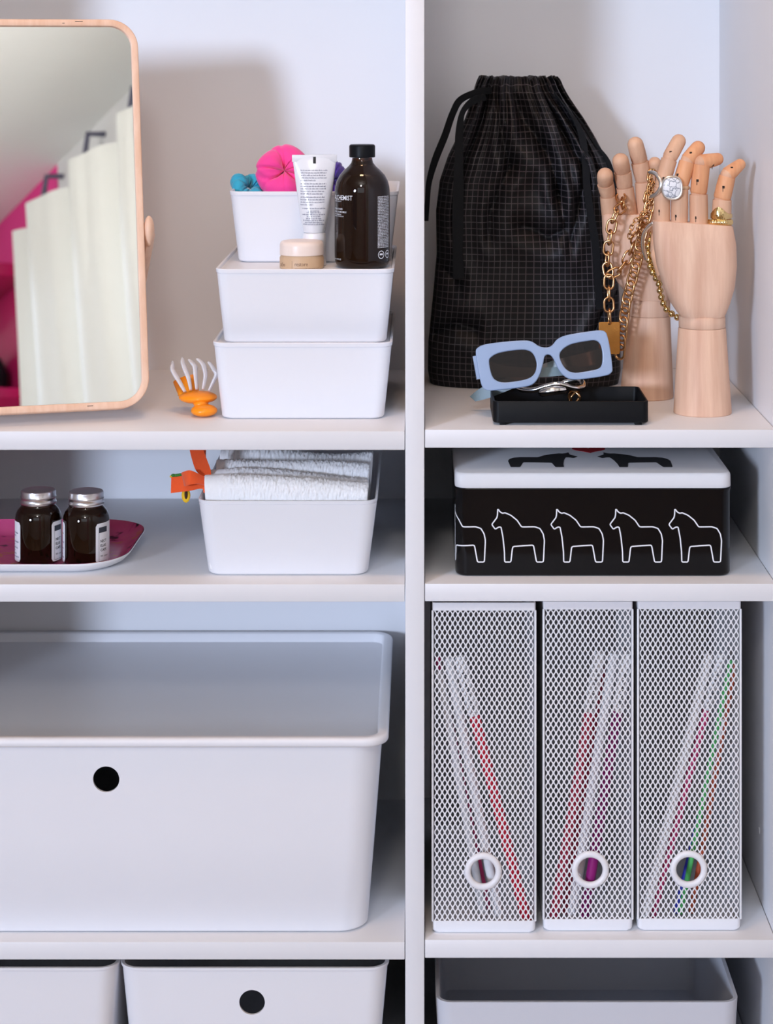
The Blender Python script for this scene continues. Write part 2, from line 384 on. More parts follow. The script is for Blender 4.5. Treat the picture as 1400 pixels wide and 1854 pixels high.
# pink wall shelf with a black bag, far corner in the mirror
r = thing('wall_shelf', 'dark pink two-board wall shelf on the pink wall, reflected in mirror', 'shelf', (.80, -3.56, .70))
mg = mat('magenta_lacquer', rgb(180, 35, 95), .25)
G().box((.0, -.20, 0), (.129, .25, .03)).obj('board', mg, r, bevel=.004); G().box((.0, -.20, .355), (.129, .25, .395)).obj('board', mg, r, bevel=.004)
G().box((.115, -.20, .0305), (.129, .25, .3545)).obj('back_board', mg, r, bevel=.002)
g = G().lathe([(.035, 0), (.050, .02), (.053, .07), (.04, .12), (.025, .14)], 24, (0, 0, 0), sx=1, sy=2.2)
o = g.obj('handbag', 'cord'); o.location = (.86, -3.50, .7305); tag(o, 'small black bag standing on the pink wall shelf, reflected in mirror', 'bag')

# ================================================================== SHELVING UNIT
D = .38
xl0, xl1 = (-335-XV)/PXM, (734-XV)/PXM          # left bay
xr0, xr1 = (768.5-XV)/PXM, (1406-XV)/PXM      # right bay
def zf(py): return (YH-py)/PXM
zt, zb = .56, zf(2040)
SH = thing('shelving_unit', 'large white open shelving unit with a central divider and two bays', 'shelving', (-.1, .18, RZ0))
def sp(name, a, b, m='board', bev=.0007):
    off = Vector(SH.location); return G().box(Vector(a)-off, Vector(b)-off).obj(name, m, SH, bevel=bev)
sp('divider', (xl1, 0, RZ0), (xr0, D, zt))
sp('side_panel', (xl0-.018, 0, RZ0), (xl0, D, zt)); sp('side_panel', (xr1, 0, RZ0), (xr1+.018, D, zt))
sp('top_panel', (xl0-.018, 0, zt), (xr1+.018, D, zt+.018))
sp('back_panel', (xl0-.018, D, RZ0), (xr1+.018, D+.008, zt+.018))
g_ = .0006
SHL = [(781, 815), (1058, 1090), (1706, 1738), (2038, 2071)]; SHR = [(778, 811), (1057, 1089), (1702, 1735), (2038, 2071)]
for a, b in SHL: sp('shelf', (xl0+g_, .0004, zf(b)), (xl1-g_, D, zf(a)))
for a, b in SHR: sp('shelf', (xr0+g_, .0004, zf(b)), (xr1-g_, D, zf(a)))
sp('plinth', (xl0, .02, RZ0), (xl1, .038, RZ0+.06)); sp('plinth', (xr0, .02, RZ0), (xr1, .038, RZ0+.06))
off = Vector(SH.location)
for (yy, py) in ((.10, 1575), (.28, 1575)):
    G().lathe([(.0035, 0), (.0035, .0006)], 14).xf(Matrix.Translation(Vector((xr1-.0007, yy, zf(py)))-off) @ Matrix.Rotation(PI/2, 4, 'Y')).obj('screw_cap', 'board', SH)
ZL = [zf(a) for a, b in SHL]; ZR = [zf(a) for a, b in SHR]

# ================================================================== white boxes
def tbox(name, m, parent, wt, wb, dt, db, h, rt, rb=None, wall=.0022, e=.005, rim=.004, lip=.0007, groove=True):
    rb = rb or rt*.85; R = []
    for i in range(4):
        a = PI/2*i/4; R.append(rrect(wb-2*e*(1-math.sin(a)), db-2*e*(1-math.sin(a)), rb, e*(1-math.cos(a))))
    def at_h(z, o=0, ww=0):
        t = (z-e)/(h-e); return rrect(wb+(wt-wb)*t+2*o, db+(dt-db)*t+2*o, rb+(rt-rb)*t+o, z)
    R.append(at_h(h*.5))
    if groove: R += [at_h(h-rim-.0007), at_h(h-rim-.0006, -.0005), at_h(h-rim-.0001, -.0005), at_h(h-rim, lip), at_h(h-.0005, lip), at_h(h, lip-.0005)]
    else: R += [at_h(h-.0006), at_h(h, -.0005)]
    R += [at_h(h, -wall+.0004), at_h(h-.0005, -wall)]
    R.append(at_h(wall+.004, -wall)); R.append(at_h(wall, -wall-.003))
    return G().loft(R).obj(name, m, parent, ang=40)

# stack on the upper left shelf: bottom, middle (each with an inset lid), top
B1h, B2h, B3h = .0783, .0738, .0735
def stackbox(cx, y0, z0, wt, wb, depth, h, label, lid=True, rz=0):
    r = thing('storage_box', label, 'box', (cx, y0+depth/2, z0), (0, 0, rz), 'white storage boxes stacked on the top shelf')
    tbox('body', 'plastic', r, wt, wb, depth, depth-.012, h, .013)
    if lid:
        g = G().loft([rrect(wt-.0065, depth-.0065, .010, h-.0056), rrect(wt-.0055, depth-.0055, .010, h-.0050), rrect(wt-.0055, depth-.0055, .010, h-.0026), rrect(wt-.007, depth-.007, .010, h-.0021)])
        g.obj('lid', 'plastic_grey' if False else 'plastic', r)
    return r
zA = ZL[0]
stackbox((-.2088-.0279)/2, .058, zA, .1805, .1655, .255, B1h, 'white plastic storage box at the bottom of the stack, standing on the shelf')
zB = zA+B1h-.0021
stackbox((-.2070-.0257)/2, .063, zB, .1800, .1660, .255, B2h+.0019, 'white plastic storage box in the middle of the stack with bottles on its lid')
zC = zB+B2h+.0019-.0021
xa, xb = at(415, 345, .140).x, at(721, 345, .140).x
B3 = stackbox((xa+xb)/2, .140, zC, xb-xa, xb-xa-.016, .170, B3h+.0015, 'white plastic box on top of the stack holding scrunchies', lid=False)

# towel box
x0, x1 = at(356.5, 905, .024).x, at(683, 905, .024).x
ht = (1045-906)*sc(.026)
tb = thing('towel_box', 'white plastic box filled with folded white towels', 'box', ((x0+x1)/2, .024+.128, ZL[1]))
tbox('body', 'plastic', tb, x1-x0, x1-x0-.018, .256, .240, ht, .016, rim=.003, lip=.0002)
TB = (x0+x1)/2

# big lidded box
x0, x1 = at(-321, 1330, .002).x, at(703, 1330, .002).x
wt = x1-x0; hb = (1697-1332)*sc(.006)
bb = thing('lidded_box', 'very large white plastic box with a lid and round finger hole', 'box', ((x0+x1)/2, .003+.186, ZL[2]))
body = tbox('body', 'plastic', bb, wt-.013, wt-.041, .360, .338, hb-.0100, .030, .026, wall=.003, e=.006, groove=False)
cx = (x0+x1)/2
cut(body, G().lathe([(.0130, -.04), (.0130, .04)], 40).xf(Matrix.Translation((at(192, 1410, .01).x-cx, -.175, hb-(1410-1332)*sc(.01))) @ Matrix.Rotation(PI/2, 4, 'X')).obj('tmpcut', None, bb))
R = []
lw, ld = wt, .372
for (o_, z_) in ((-.0065, hb-.0098), (-.0035, hb-.0094), (-.001, hb-.0082), (0, hb-.0065), (0, hb-.0035), (-.0010, hb-.0012), (-.0030, hb), (-.0095, hb), (-.0108, hb-.0012), (-.0115, hb-.009), (-.0125, hb-.0103)):
    R.append(rrect(lw+2*o_, ld+2*o_, .024+o_, z_, 10))
G().loft(R).obj('lid', 'plastic', bb, ang=50)

# two small boxes on the lowest left shelf
def lowbox(pxa, pxb, hole, label):
    x0, x1 = at(pxa, 1752, .004).x, at(pxb, 1752, .004).x
    h = zf(1752)*(1+.004/2)-ZL[3]
    r = thing('storage_bin', label, 'box', ((x0+x1)/2, .004+.175, ZL[3]), group='white storage bins on the lowest shelf')
    b = tbox('body', 'plastic', r, x1-x0, x1-x0-.026, .350, .328, h, .018, .016, wall=.0026, rim=.0026, lip=.0012)
    if hole: cut(b, G().lathe([(.0126, -.04), (.0126, .04)], 40).xf(Matrix.Translation((at(hole, 1817, .01).x-(x0+x1)/2, -.172, h-(1817-1752)*sc(.008))) @ Matrix.Rotation(PI/2, 4, 'X')).obj('tmpcut', None, r))
lowbox(217, 702, 457, 'white plastic bin with a round finger hole on the lowest shelf')
lowbox(-274, 211, -32, 'white plastic bin cut off by the left edge of the photo')

# open bin bottom right
x0, x1 = at(789, 1815, .012).x, at(1340, 1815, .012).x
hob = zf(1815)*(1+.012/2)-ZR[3]
ob = thing('open_bin', 'open empty grey-white bin under the mesh magazine files', 'box', ((x0+x1)/2, .012+.14, ZR[3]))
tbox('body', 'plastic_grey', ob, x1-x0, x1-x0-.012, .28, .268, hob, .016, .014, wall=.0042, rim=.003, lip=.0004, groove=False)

# ================================================================== MIRROR
psi, th = math.radians(16), math.radians(13)
n_ = Vector((math.sin(psi)*math.cos(th), -math.cos(psi)*math.cos(th), math.sin(th)))
u_ = Vector((math.cos(psi), math.sin(psi), 0)); v_ = n_.cross(u_)
o_br = at(272, 737, .058)
MW, MH, MR = .27, .402, .030
cen = o_br-u_*(MW/2)+v_*(MH/2)
base = Vector((cen.x-.02, .20, ZL[0]))
mr = thing('table_mirror', 'wooden framed table mirror with rounded corners leaning back on the shelf', 'mirror', base)
MX = Matrix.Translation(cen-base) @ Matrix((u_, v_, n_)).transposed().to_4x4()
def prof_frame(w):  # local z toward viewer
    R = []
    for (ins, z) in ((0, -.024), (0, -.0012), (.0006, -.0003), (.0014, 0), (.0062, 0), (.0070, -.0005), (.0073, -.0035), (.0073, -.024)):
        R.append(rrect(MW-2*ins, MH-2*ins, MR-ins, z, 10))
    R.append(R[0]); return R
G().loft(prof_frame(0), False, False).xf(MX).obj('frame', 'birch', mr, ang=45)
G().loft([rrect(MW-.0148, MH-.0148, MR-.0074, -.007, 10), rrect(MW-.0148, MH-.0148, MR-.0074, -.0035, 10)]).xf(MX).obj('glass', 'mirror', mr, ang=30)
G().loft([rrect(MW-.0148, MH-.0148, MR-.0074, -.020, 10), rrect(MW-.0148, MH-.0148, MR-.0074, -.0072, 10)]).xf(MX).obj('backing', 'birch', mr, ang=30)
for s in (-1, 1):
    pv = cen+u_*(s*(MW/2+.007))+v_*(-.023)-n_*.012-base
    foot = Vector((pv.x-s*.040-.004, (.235 if s > 0 else .15)-base.y, .008))
    G().tube([pv+Vector((0, .003, .004)), pv+Vector((0, .002, -.004)), pv.lerp(foot, .5), foot], [.004, .0080, .0075, .0065], 14, flat=(1.25, .62)).obj('leg', 'birch', mr)
    G().sphere(pv+Vector((0, -.004, .002)), .0056, .0085, .0160, 24, 16).obj('pivot_knob', 'birch', mr)
fa = [cen+u_*(s*(MW/2+.007))+v_*(-.023)-n_*.012-base for s in (-1, 1)]
G().tube([Vector((fa[0].x+.036, .15-base.y, .010)), Vector((fa[1].x-.044, .235-base.y, .010))], .0055, 10).obj('stretcher', 'birch', mr)
# small bark marks on the frame face
for (a, b, w) in ((.074, MH/2-.0025, .004), (.058, MH/2-.0045, .0012), (.075, -MH/2+.004, .003)):
    G().box((a-w, b-.0003, .00002), (a+w, b+.0003, .00015)).xf(MX).obj('knot', 'knot', mr)

# ================================================================== HAIR CLIP (orange)
hc = thing('hair_claw', 'small orange hair clip with five white prongs beside the stacked boxes', 'hair clip', at(355, 750, .085)*1)
hc.location.z = ZL[0]; ho = Vector(hc.location)
def hp(cx_, cy_, y): return at(290+cx_*.0857, 630+cy_*.0857, y)-ho
s_ = sc(.09)
G().sphere(hp(930, 1320, .080), 24*s_, .013, 11*s_, 24, 14).obj('handle', 'orange', hc)
g = G().sphere(hp(800, 1040, .098), 35*s_, .018, 11*s_, 28, 14); g.sphere(hp(860, 1160, .090), 14*s_, .012, 9*s_, 20, 12); g.obj('base', 'orange', hc)
G().tube([hp(330, 720, .125), hp(420, 900, .112), hp(480, 1020, .104), hp(640, 1100, .1)], [8*s_*.6, 9*s_*.7, 10*s_*.7, 9*s_*.7], 12).obj('side_arm', 'orange', hc)
g = G().tube([hp(600, 980, .112), hp(590, 760, .118), hp(560, 600, .122)], [20*s_, 19*s_, 13*s_], 14, flat=(.3, 1)); g.obj('back_leaf', 'orange', hc)
for pr in ([(530, 930), (400, 700), (275, 490), (268, 400), (272, 340)], [(650, 890), (600, 640), (520, 430), (490, 330), (485, 260)], [(775, 880), (750, 600), (735, 420), (700, 340), (645, 270)], [(905, 880), (955, 600), (935, 430), (890, 320), (815, 245)], [(1030, 910), (1130, 700), (1185, 560), (1130, 440), (1040, 310)]):
    p = crom([hp(a, b, .094+.004*i) for i, (a, b) in enumerate(pr)], per=5); n = len(p)
    G().tube(p, [(.0022+.0016*math.sin(PI*(i/n)**.8)) for i in range(n)], 10, flat=(1.9, .55)).obj('prong', 'plastic', hc)

# ================================================================== items on the boxes
zt2 = zC   # surface of the middle box's lid
# bottle
bt = thing('brown_bottle', 'tall brown glass bottle with black cap and white lettering', 'bottle', (at(656, 480, .102).x, .102, zt2))
bs = sc(.102); hB = (490-268)*bs
rB = 50*bs
prof = [(rB*.80, 0), (rB*.92, .0015), (rB*.985, .006), (rB, .012), (rB, hB-.0850*1.0+.0*1)]
prof = [(rB*.78, 0), (rB*.90, .0012), (rB*.97, .005), (rB, .011)]
zsh = (490-352)*bs
prof += [(rB, zsh), (rB*.985, zsh+.0045), (rB*.93, zsh+.0105), (rB*.82, zsh+.0165), (rB*.66, zsh+.0215), (rB*.50, zsh+.0255), (rB*.40, zsh+.0290), (rB*.37, zsh+.0325), (rB*.365, (490-292)*bs)]
G().lathe(prof, 56).obj('glass_body', 'amber', bt, ang=60)
G().lathe([(r_*.90, z_*.985+.002) for r_, z_ in prof[:-5]], 40).obj('liquid', 'ambdark', bt, ang=60)
cr0 = 23.5*bs; g = G(); rings = []
for z_, rr in (((490-291)*bs, .97), ((490-290)*bs, 1), ((490-271)*bs, 1), ((490-269)*bs, .96), ((490-268)*bs, .90)):
    rings.append([Vector((cr0*rr*(1-.012*(k % 2))*math.cos(2*PI*k/72), cr0*rr*(1-.012*(k % 2))*math.sin(2*PI*k/72), z_)) for k in range(72)])
g.loft(rings).obj('cap', 'black_pl', bt, ang=25)
def cyl(R_, a0):  # flat (x, z) -> outside of a cylinder, x = 0 faces angle a0 (0 = toward viewer, + = right)
    def f(c):
        a = a0+c.x/R_; return Vector((R_*math.sin(a), -R_*math.cos(a), c.y))
    return f
R_ = rB+.00012
def onbottle(me, pxl, py, R_=R_):  # left end of text at pixel column
    a0 = math.asin(max(-1, min(1, (pxl-656)/50)))
    z0 = (490-py)*bs
    return map_mesh(me, lambda c: cyl(R_, a0)(Vector((c.x, c.y+z0, 0))))
def fit(me, w, h):
    xs = [v.co.x for v in me.vertices]; ys = [v.co.y for v in me.vertices]
    x0, x1, y0, y1 = min(xs), max(xs), min(ys), max(ys)
    return map_mesh(me, lambda c: Vector(((c.x-x0)/(x1-x0)*w, (c.y-y0)/(y1-y0)*h, 0)))
def subdiv(me, n=1):
    bm = bmesh.new(); bm.from_mesh(me); bmesh.ops.triangulate(bm, faces=bm.faces); bmesh.ops.subdivide_edges(bm, edges=bm.edges, cuts=n); bm.to_mesh(me); bm.free(); return me
def arcw(p0, p1): return (math.asin((p1-656)/50)-math.asin((p0-656)/50))*rB
tx = [('ALCHEMIST', 607.5, 640, 366, 8.5, .03), ('SKIN  BODY', 608, 620, 369.5, 2.0, .0), ('HYDRA TONER', 607.5, 622, 384, 3.4, .0), ('ROSE, CHAMOMILE', 607.5, 629, 389.5, 3.6, .0), ('VITAMIN', 607.5, 619, 393, 2.0, .0), ('ROSE, VANILLA', 607.5, 624, 396.5, 2.4, .0), ('200ml / 6.7FL OZ', 607.5, 619, 474, 2.6, 0)]
ms = []
for s, a, b, py, h, of in tx:
    ms.append(onbottle(subdiv(fit(text_mesh(s, 1, off=.002), arcw(a, b), h*bs)), a, py))
join_meshes(ms).obj('lettering', 'white_print', bt, smooth=False)['kind'] = 'stuff'
rnd = random.Random(3)
g = tiny_lines(arcw(685, 704), [1]*34, 2.75*bs, 1.5*bs, rnd)
a0 = math.asin((685-656)/50); z0 = (490-361)*bs
g.v = [cyl(R_, a0)(Vector((p.x, p.y+z0, 0))) for p in g.v]; g.obj('small_print', 'white_print', bt, smooth=False)['kind'] = 'stuff'
for (pa, pb) in ((685.5, 696), (698, 704)):
    w = arcw(pa, pb); a0 = math.asin((pa-656)/50); z0 = (490-464)*bs; g = G(); n = 24; rr = w/2
    o1 = [Vector((rr+rr*math.cos(2*PI*k/n), rr*1.0*math.sin(2*PI*k/n), 0)) for k in range(n)]; o2 = [Vector((rr+rr*.82*math.cos(2*PI*k/n), rr*.82*math.sin(2*PI*k/n), 0)) for k in range(n)]
    g.loft([o1, o2], False, False); g.add([(rr*.5, -rr*.12, 0), (rr*1.5, -rr*.12, 0), (rr*1.5, rr*.3, 0), (rr*.5, rr*.3, 0)], [(0, 1, 2, 3)])
    g.v = [cyl(R_, a0)(Vector((p.x, p.y+z0, 0))) for p in g.v]; g.obj('round_symbol', 'white_print', bt, smooth=False)

# tube
ts = sc(.118); tl = at(567, 480, .118)
tu = thing('cream_tube', 'white squeeze tube standing on its cap behind the small jar', 'tube', (tl.x+.0015, .118, zt2), (0, 0, .03))
zc0 = (484-418)*ts*1.0; zc0 = at(0, 420, .118).z-zt2; zc1 = at(0, 281, .118).z-zt2
zcb = 0
G().lathe([(20*ts, 0), (21.2*ts, .001), (21.2*ts, zc0-.004), (20.5*ts, zc0-.001), (17*ts, zc0)], 32).obj('cap', 'plastic', tu)
rings = []
nn = 48
for i in range(15):
    t = i/14; z = zc0+(zc1-zc0)*t
    hwid = (19+4.5*min(1, t/.12))*ts if t < .12 else (23.5+(40.5-23.5)*((t-.12)/.88)**.9)*ts
    hdep = max(.0009, (19+4.5*min(1, t/.12))*ts*(1-max(0, (t-.1)/.9))**.75)
    rings.append([Vector((hwid*math.cos(2*PI*k/nn), hdep*math.sin(2*PI*k/nn), z)) for k in range(nn)])
rings.append([Vector((p.x, p.y, p.z+.0005)) for p in rings[-1]])
G().loft(rings).obj('squeeze_body', 'tubew', tu, ang=60)
G().box((-40.6*ts, -.0013, zc1-.007), (40.6*ts, .0013, zc1+.0005)).obj('crimp', 'tubew', tu, bevel=.0004)
def tube_y(x, z):
    t = max(0, min(1, (z-zc0)/(zc1-zc0))); hw = (23.5+17*max(0, (t-.12)/.88)**.9)*ts; hd = max(.0009, 23.5*ts*(1-max(0, (t-.1)/.9))**.75)
    q = max(0, 1-(x/hw)**2); return -hd*math.sqrt(q)-.0003

rings = [[Vector((x, min(tube_y(x, z), -.0014)-.0001, z)) for x in (-2.5*ts, 2.5*ts)] for z in [zc1-.0085+.0014*k for k in range(6)]]
G().loft(rings, False, False, False).obj('registration_mark', 'black_matte', tu, smooth=False)
rnd = random.Random(11); g = G()
Lw = 50*ts
blocks = [(-25, 309, Lw, [.98, .95, .93, .96, .55], 'L'), (-25, 333, Lw*.96, [.97, .95, .98, .9, .85], 'L'), (-25, 357, Lw*.92, [.95, .97, .95, .5, 0], 'L'), (-22, 377, Lw*.86, [.98, .5, 0], 'C'), (-22, 384.5, Lw*.84, [.6, .98, .6, .66, .9, .75, .9], 'C')]
for (ox, py, w, ls, al) in blocks:
    q = tiny_lines(w, ls, 4.5*ts if py < 380 else 3.5*ts, 1.7*ts, rnd, al)
    zz = at(0, py, .118).z-zt2
    g.add([Vector((p.x+ox*ts, tube_y(p.x+ox*ts, p.y+zz), p.y+zz)) for p in q.v], q.f)
g.obj('small_print', 'ink', tu, smooth=False)['kind'] = 'stuff'

# jar
js = sc(.078); jl = at(546.5, 480, .092)
ja = thing('cream_jar', 'small glass jar with a cream lid and beige label in front of the tube', 'jar', (jl.x, .092, zt2))
jr = 40.5*sc(.09); zl0 = at(0, 464, .07).z-zt2; zl1 = at(0, 438, .075).z-zt2
G().lathe([(jr*.94, 0), (jr*.99, .001), (jr*.99, zl0-.003), (jr*.95, zl0-.0015), (jr*.93, zl0+.002)], 48).obj('glass_pot', 'beige', ja)
G().lathe([(jr*.94, zl0-.0004), (jr*.985, zl0), (jr*.985, zl1-.005), (jr*.96, zl1-.0022), (jr*.90, zl1-.0007), (jr*.80, zl1)], 48).obj('lid', 'cream', ja)
R2 = jr*.99+.00012
def onjar(me, px, py):
    a0 = math.asin((px-546.5)/40.5); z0 = at(0, py, .075).z-zt2
    return map_mesh(me, lambda c: cyl(R2, a0)(Vector((c.x, c.y+z0, 0))))
join_meshes([onjar(subdiv(fit(text_mesh('z\u014dn', 1), 16*js, 7*js)), 509, 483), onjar(subdiv(fit(text_mesh('restore', 1), 24*js, 5.5*js)), 536, 481), onjar(fit(text_mesh('l', 1), .5*js, 15*js), 531, 487)]).obj('lettering', mat('brown_ink', rgb(120, 90, 70), .6), ja, smooth=False)['kind'] = 'stuff'
q = tiny_lines(48*js, [1], 2*js, 1.1*js, rnd); z0 = at(0, 486.5, .075).z-zt2; a0 = math.asin((536-546.5)/40.5)
q.v = [cyl(R2, a0)(Vector((p.x, p.y+z0, 0))) for p in q.v]; q.obj('small_print', mat('brown_ink_small', rgb(120, 90, 70), .6), ja, smooth=False)['kind'] = 'stuff'

# scrunchies in the top box
def scrunchie(label, c, R_, r_, rot, m, nr, seed):
    rn = random.Random(seed); g = G(); A, B = 160, 26; rings = []
    ph = [rn.uniform(0, 6.28) for _ in range(6)]
    cre = [(2*PI*(i+rn.uniform(-.32, .32))/(nr*2), rn.uniform(.04, .10), rn.uniform(.14, .42), rn.uniform(-.5, .5), rn.uniform(0, 6.28)) for i in range(nr*2)]
    for i in range(A):
        a = 2*PI*i/A; rg = []
        for j in range(B):
            b = 2*PI*j/B; c_ = 0
            for (ca, wd, am, tw_, pb) in cre:
                da = (a-ca-tw_*math.sin(b+pb)+PI) % (2*PI)-PI
                c_ += am*math.exp(-(da/wd)**2)*(.75-.35*math.cos(b)+.2*math.sin(2*b+pb))
            rr = r_*(1.08+.07*math.sin(3*a+ph[0])+.05*math.sin(5*a+ph[2]+b)-c_)
            rad = R_*(1+.06*math.sin(2*a+ph[4]))+rr*math.cos(b)*1.05
            rg.append(Vector((rad*math.cos(a), rad*math.sin(a), rr*math.sin(b)+.0025*math.sin(3*a+ph[5]))))
        rings.append(rg)
    rings.append(rings[0]); g.loft(rings, False, False)
    o = g.obj('scrunchie', m, None, ang=80); o.location = c; o.rotation_euler = rot
    return tag(o, label, 'scrunchie', 'scrunchies in the top box')
scrunchie('hot pink fabric scrunchie sticking up out of the top box', at(513, 312, .195), .0145, .0135, (PI/2-.30, .25, .15), 'pink_f', 5, 5)
scrunchie('teal blue fabric scrunchie low at the left of the top box', at(452, 342, .200), .0135, .0085, (.55, .35, .3), 'teal_f', 9, 2)
scrunchie('dark purple fabric scrunchie half hidden behind the tube', at(600, 330, .215), .012, .0105, (PI/2-.4, .1, .4), 'purple_f', 8, 9)

# ================================================================== middle left shelf: tray, two amber jars
zM = ZL[1]
tw, tdp = .34, .175
tcx = at(232, 1030, .12).x-tw/2+.006; tcy = .034+tdp/2
pt = thing('serving_tray', 'pink and red printed tray with white underside under two amber jars', 'tray', (tcx, tcy, zM))
rr_ = [(.70, -.016, .0, .040), (.8, -.012, .0006, .042), (1, -.005, .0045, .046), (1, -.001, .0085, .050), (1, 0, .0098, .052)]
outer = [rrect(tw+2*i_, tdp+2*i_, r__, z_, 10) for _, i_, z_, r__ in rr_]
# the far and side walls of this tray flare higher and wider
def flare(rg):
    out = []
    for p in rg:
        k = max(0, min(1, (p.z-.0005)/.0115)); s = max(0, min(1, (p.y+tdp/2-.015)/(tdp*.75)))
        out.append(Vector((p.x*(1+.050*k*s), p.y, p.z*(1+.60*k*s))))
    return out
outer = [flare(r_) for r_ in outer]
inner = [[Vector((p.x*.994, p.y*.990, p.z+.0012)) for p in rg] for rg in reversed(outer)]
G().loft(outer+[[(p+q)/2+Vector((0, 0, .0004)) for p, q in zip(outer[-1], inner[0])]], True, False).obj('tray_shell', 'plastic', pt, ang=60)
G().loft(inner, False, True).obj('printed_face', 'trayprint', pt, ang=60)
zfloor = .0012+.0008
def ajar(cxp, y, label, rot):
    s = sc(y); c = at(cxp, 1000, y); r = thing('supplement_jar', label, 'jar', (c.x, y, zM+zfloor), (0, 0, rot), 'amber glass jars on the printed tray')
    rb = 41.5*s; H = .0700
    pr = [(rb*.80, 0), (rb*.93, .001), (rb*.99, .004), (rb, .008), (rb, .0440), (rb*.975, .0485), (rb*.90, .0525), (rb*.79, .0555), (rb*.72, .0578), (rb*.70, .0620)]
    G().lathe(pr, 48).obj('glass_body', 'amber', r, ang=60)
    G().lathe([(a*.66, b*.90+.002) for a, b in pr[:-3]], 32).obj('contents', 'ambdark', r, ang=60)
    rl = 31.5*s; z0 = .0592; rings = []
    for z_, k_ in ((z0, 1.02), (z0+.0014, 1.045), (z0+.0026, 1.0), (z0+.0052, .99), (z0+.0066, 1.03), (z0+.0074, 1.0), (z0+.0116, 1.0), (z0+.0128, .98), (z0+.0134, .93), (z0+.0132, .86), (z0+.0129, .80)):
        rings.append([Vector((rl*k_*(1-(.010*(k % 2) if z0+.007 < z_ < z0+.012 else 0))*math.cos(2*PI*k/80), rl*k_*(1-(.010*(k % 2) if z0+.007 < z_ < z0+.012 else 0))*math.sin(2*PI*k/80), z_)) for k in range(80)])
    G().loft(rings).obj('screw_lid', 'alu', r, ang=40)
    return r, rb
def jarlabel(r, rb, a_from, a_to, z0, z1, kind):
    g = G(); n = 20; R2 = rb+.00025; w = (a_to-a_from)*R2
    lp = [(p.x+w/2, p.y+(z0+z1)/2) for p in rrect(w, z1-z0, .003, 0, 5)]
    pts = [Vector((min(max(x, 0), w), y, 0)) for x, y in lp]
    gg = G()
    for i in range(n):
        xa, xb_ = w*i/n, w*(i+1)/n
        def ext(x):
            d = min(x, w-x); k = .003-math.sqrt(max(0, .003**2-(.003-min(d, .003))**2)); return z0+k, z1-k
        a1, a2 = ext(xa); b1, b2 = ext(xb_)
        gg.add([cyl(R2, a_from)(Vector((xa, a1, 0))), cyl(R2, a_from)(Vector((xb_, b1, 0))), cyl(R2, a_from)(Vector((xb_, b2, 0))), cyl(R2, a_from)(Vector((xa, a2, 0)))], [(0, 1, 2, 3)])
    lab = gg.obj('label', 'white_print', r, ang=60)
    R3 = R2+.00012
    if kind == 'front':
        def put(me, x, z): return map_mesh(me, lambda c: cyl(R3, a_from)(Vector((c.x+x, c.y+z, 0))))
        h = .0028
        ms = [put(subdiv(fit(text_mesh('NECT', 1, off=.02), .0085, h)), .0055, .0235), put(subdiv(fit(text_mesh('ELAS', 1, off=.02), .0080, h)), .0055, .0190), put(subdiv(fit(text_mesh('CAPS', 1, off=.02), .0085, h)), .0055, .0145), put(subdiv(fit(text_mesh('90 caps', 1), .0110, .0022)), .0055, .0085)]
        g2 = join_meshes(ms)
        fr = [(.0035, .0045, .0038, .0365), (.0035, .0045, .0150, .0048)]
        for x0_, z0_, x1_, z1_ in fr:
            for i in range(8):
                xa, xb_ = x0_+(x1_-x0_)*i/8, x0_+(x1_-x0_)*(i+1)/8
                g2.add([cyl(R3, a_from)(Vector(q)) for q in ((xa, z0_, 0), (xb_, z0_, 0), (xb_, z1_, 0), (xa, z1_, 0))], [(0, 1, 2, 3)])
        g2.obj('lettering', 'black_matte', lab, smooth=False)['kind'] = 'stuff'
        g3 = G()
        for i in range(8):
            xa, xb_ = .0035+.0115*i/8, .0035+.0115*(i+1)/8
            g3.add([cyl(R3+.00005, a_from)(Vector(q)) for q in ((xa, .0335, 0), (xb_, .0335, 0), (xb_, .0390, 0), (xa, .0390, 0))], [(0, 1, 2, 3)])
        g3.obj('dark_panel', 'dinfo', lab, smooth=False)
    else:
        q = tiny_lines(w*.45, [.0, .9, .6, 0, 1, .5, .9, .5, .7, 1], .0030, .0012, random.Random(5)); x_ = w*.5
        q.v = [cyl(R3, a_from)(Vector((p.x+x_, p.y+.034, 0))) for p in q.v]; q.obj('small_print', 'ink', lab, smooth=False)['kind'] = 'stuff'
r1, rb = ajar(69.5, .084, 'amber jar with silver lid nearer the mirror side, left of the pair', 0)
jarlabel(r1, rb, -2.2, -.68, .003, .0430, 'side'); jarlabel(r1, rb, .78, 2.2, .003, .0430, 'front')
r2, rb = ajar(156, .079, 'amber jar with silver lid, right one of the pair, showing its front label', 0)
jarlabel(r2, rb, -2.2, -.95, .003, .0430, 'side'); jarlabel(r2, rb, .58, 2.0, .003, .0430, 'front')

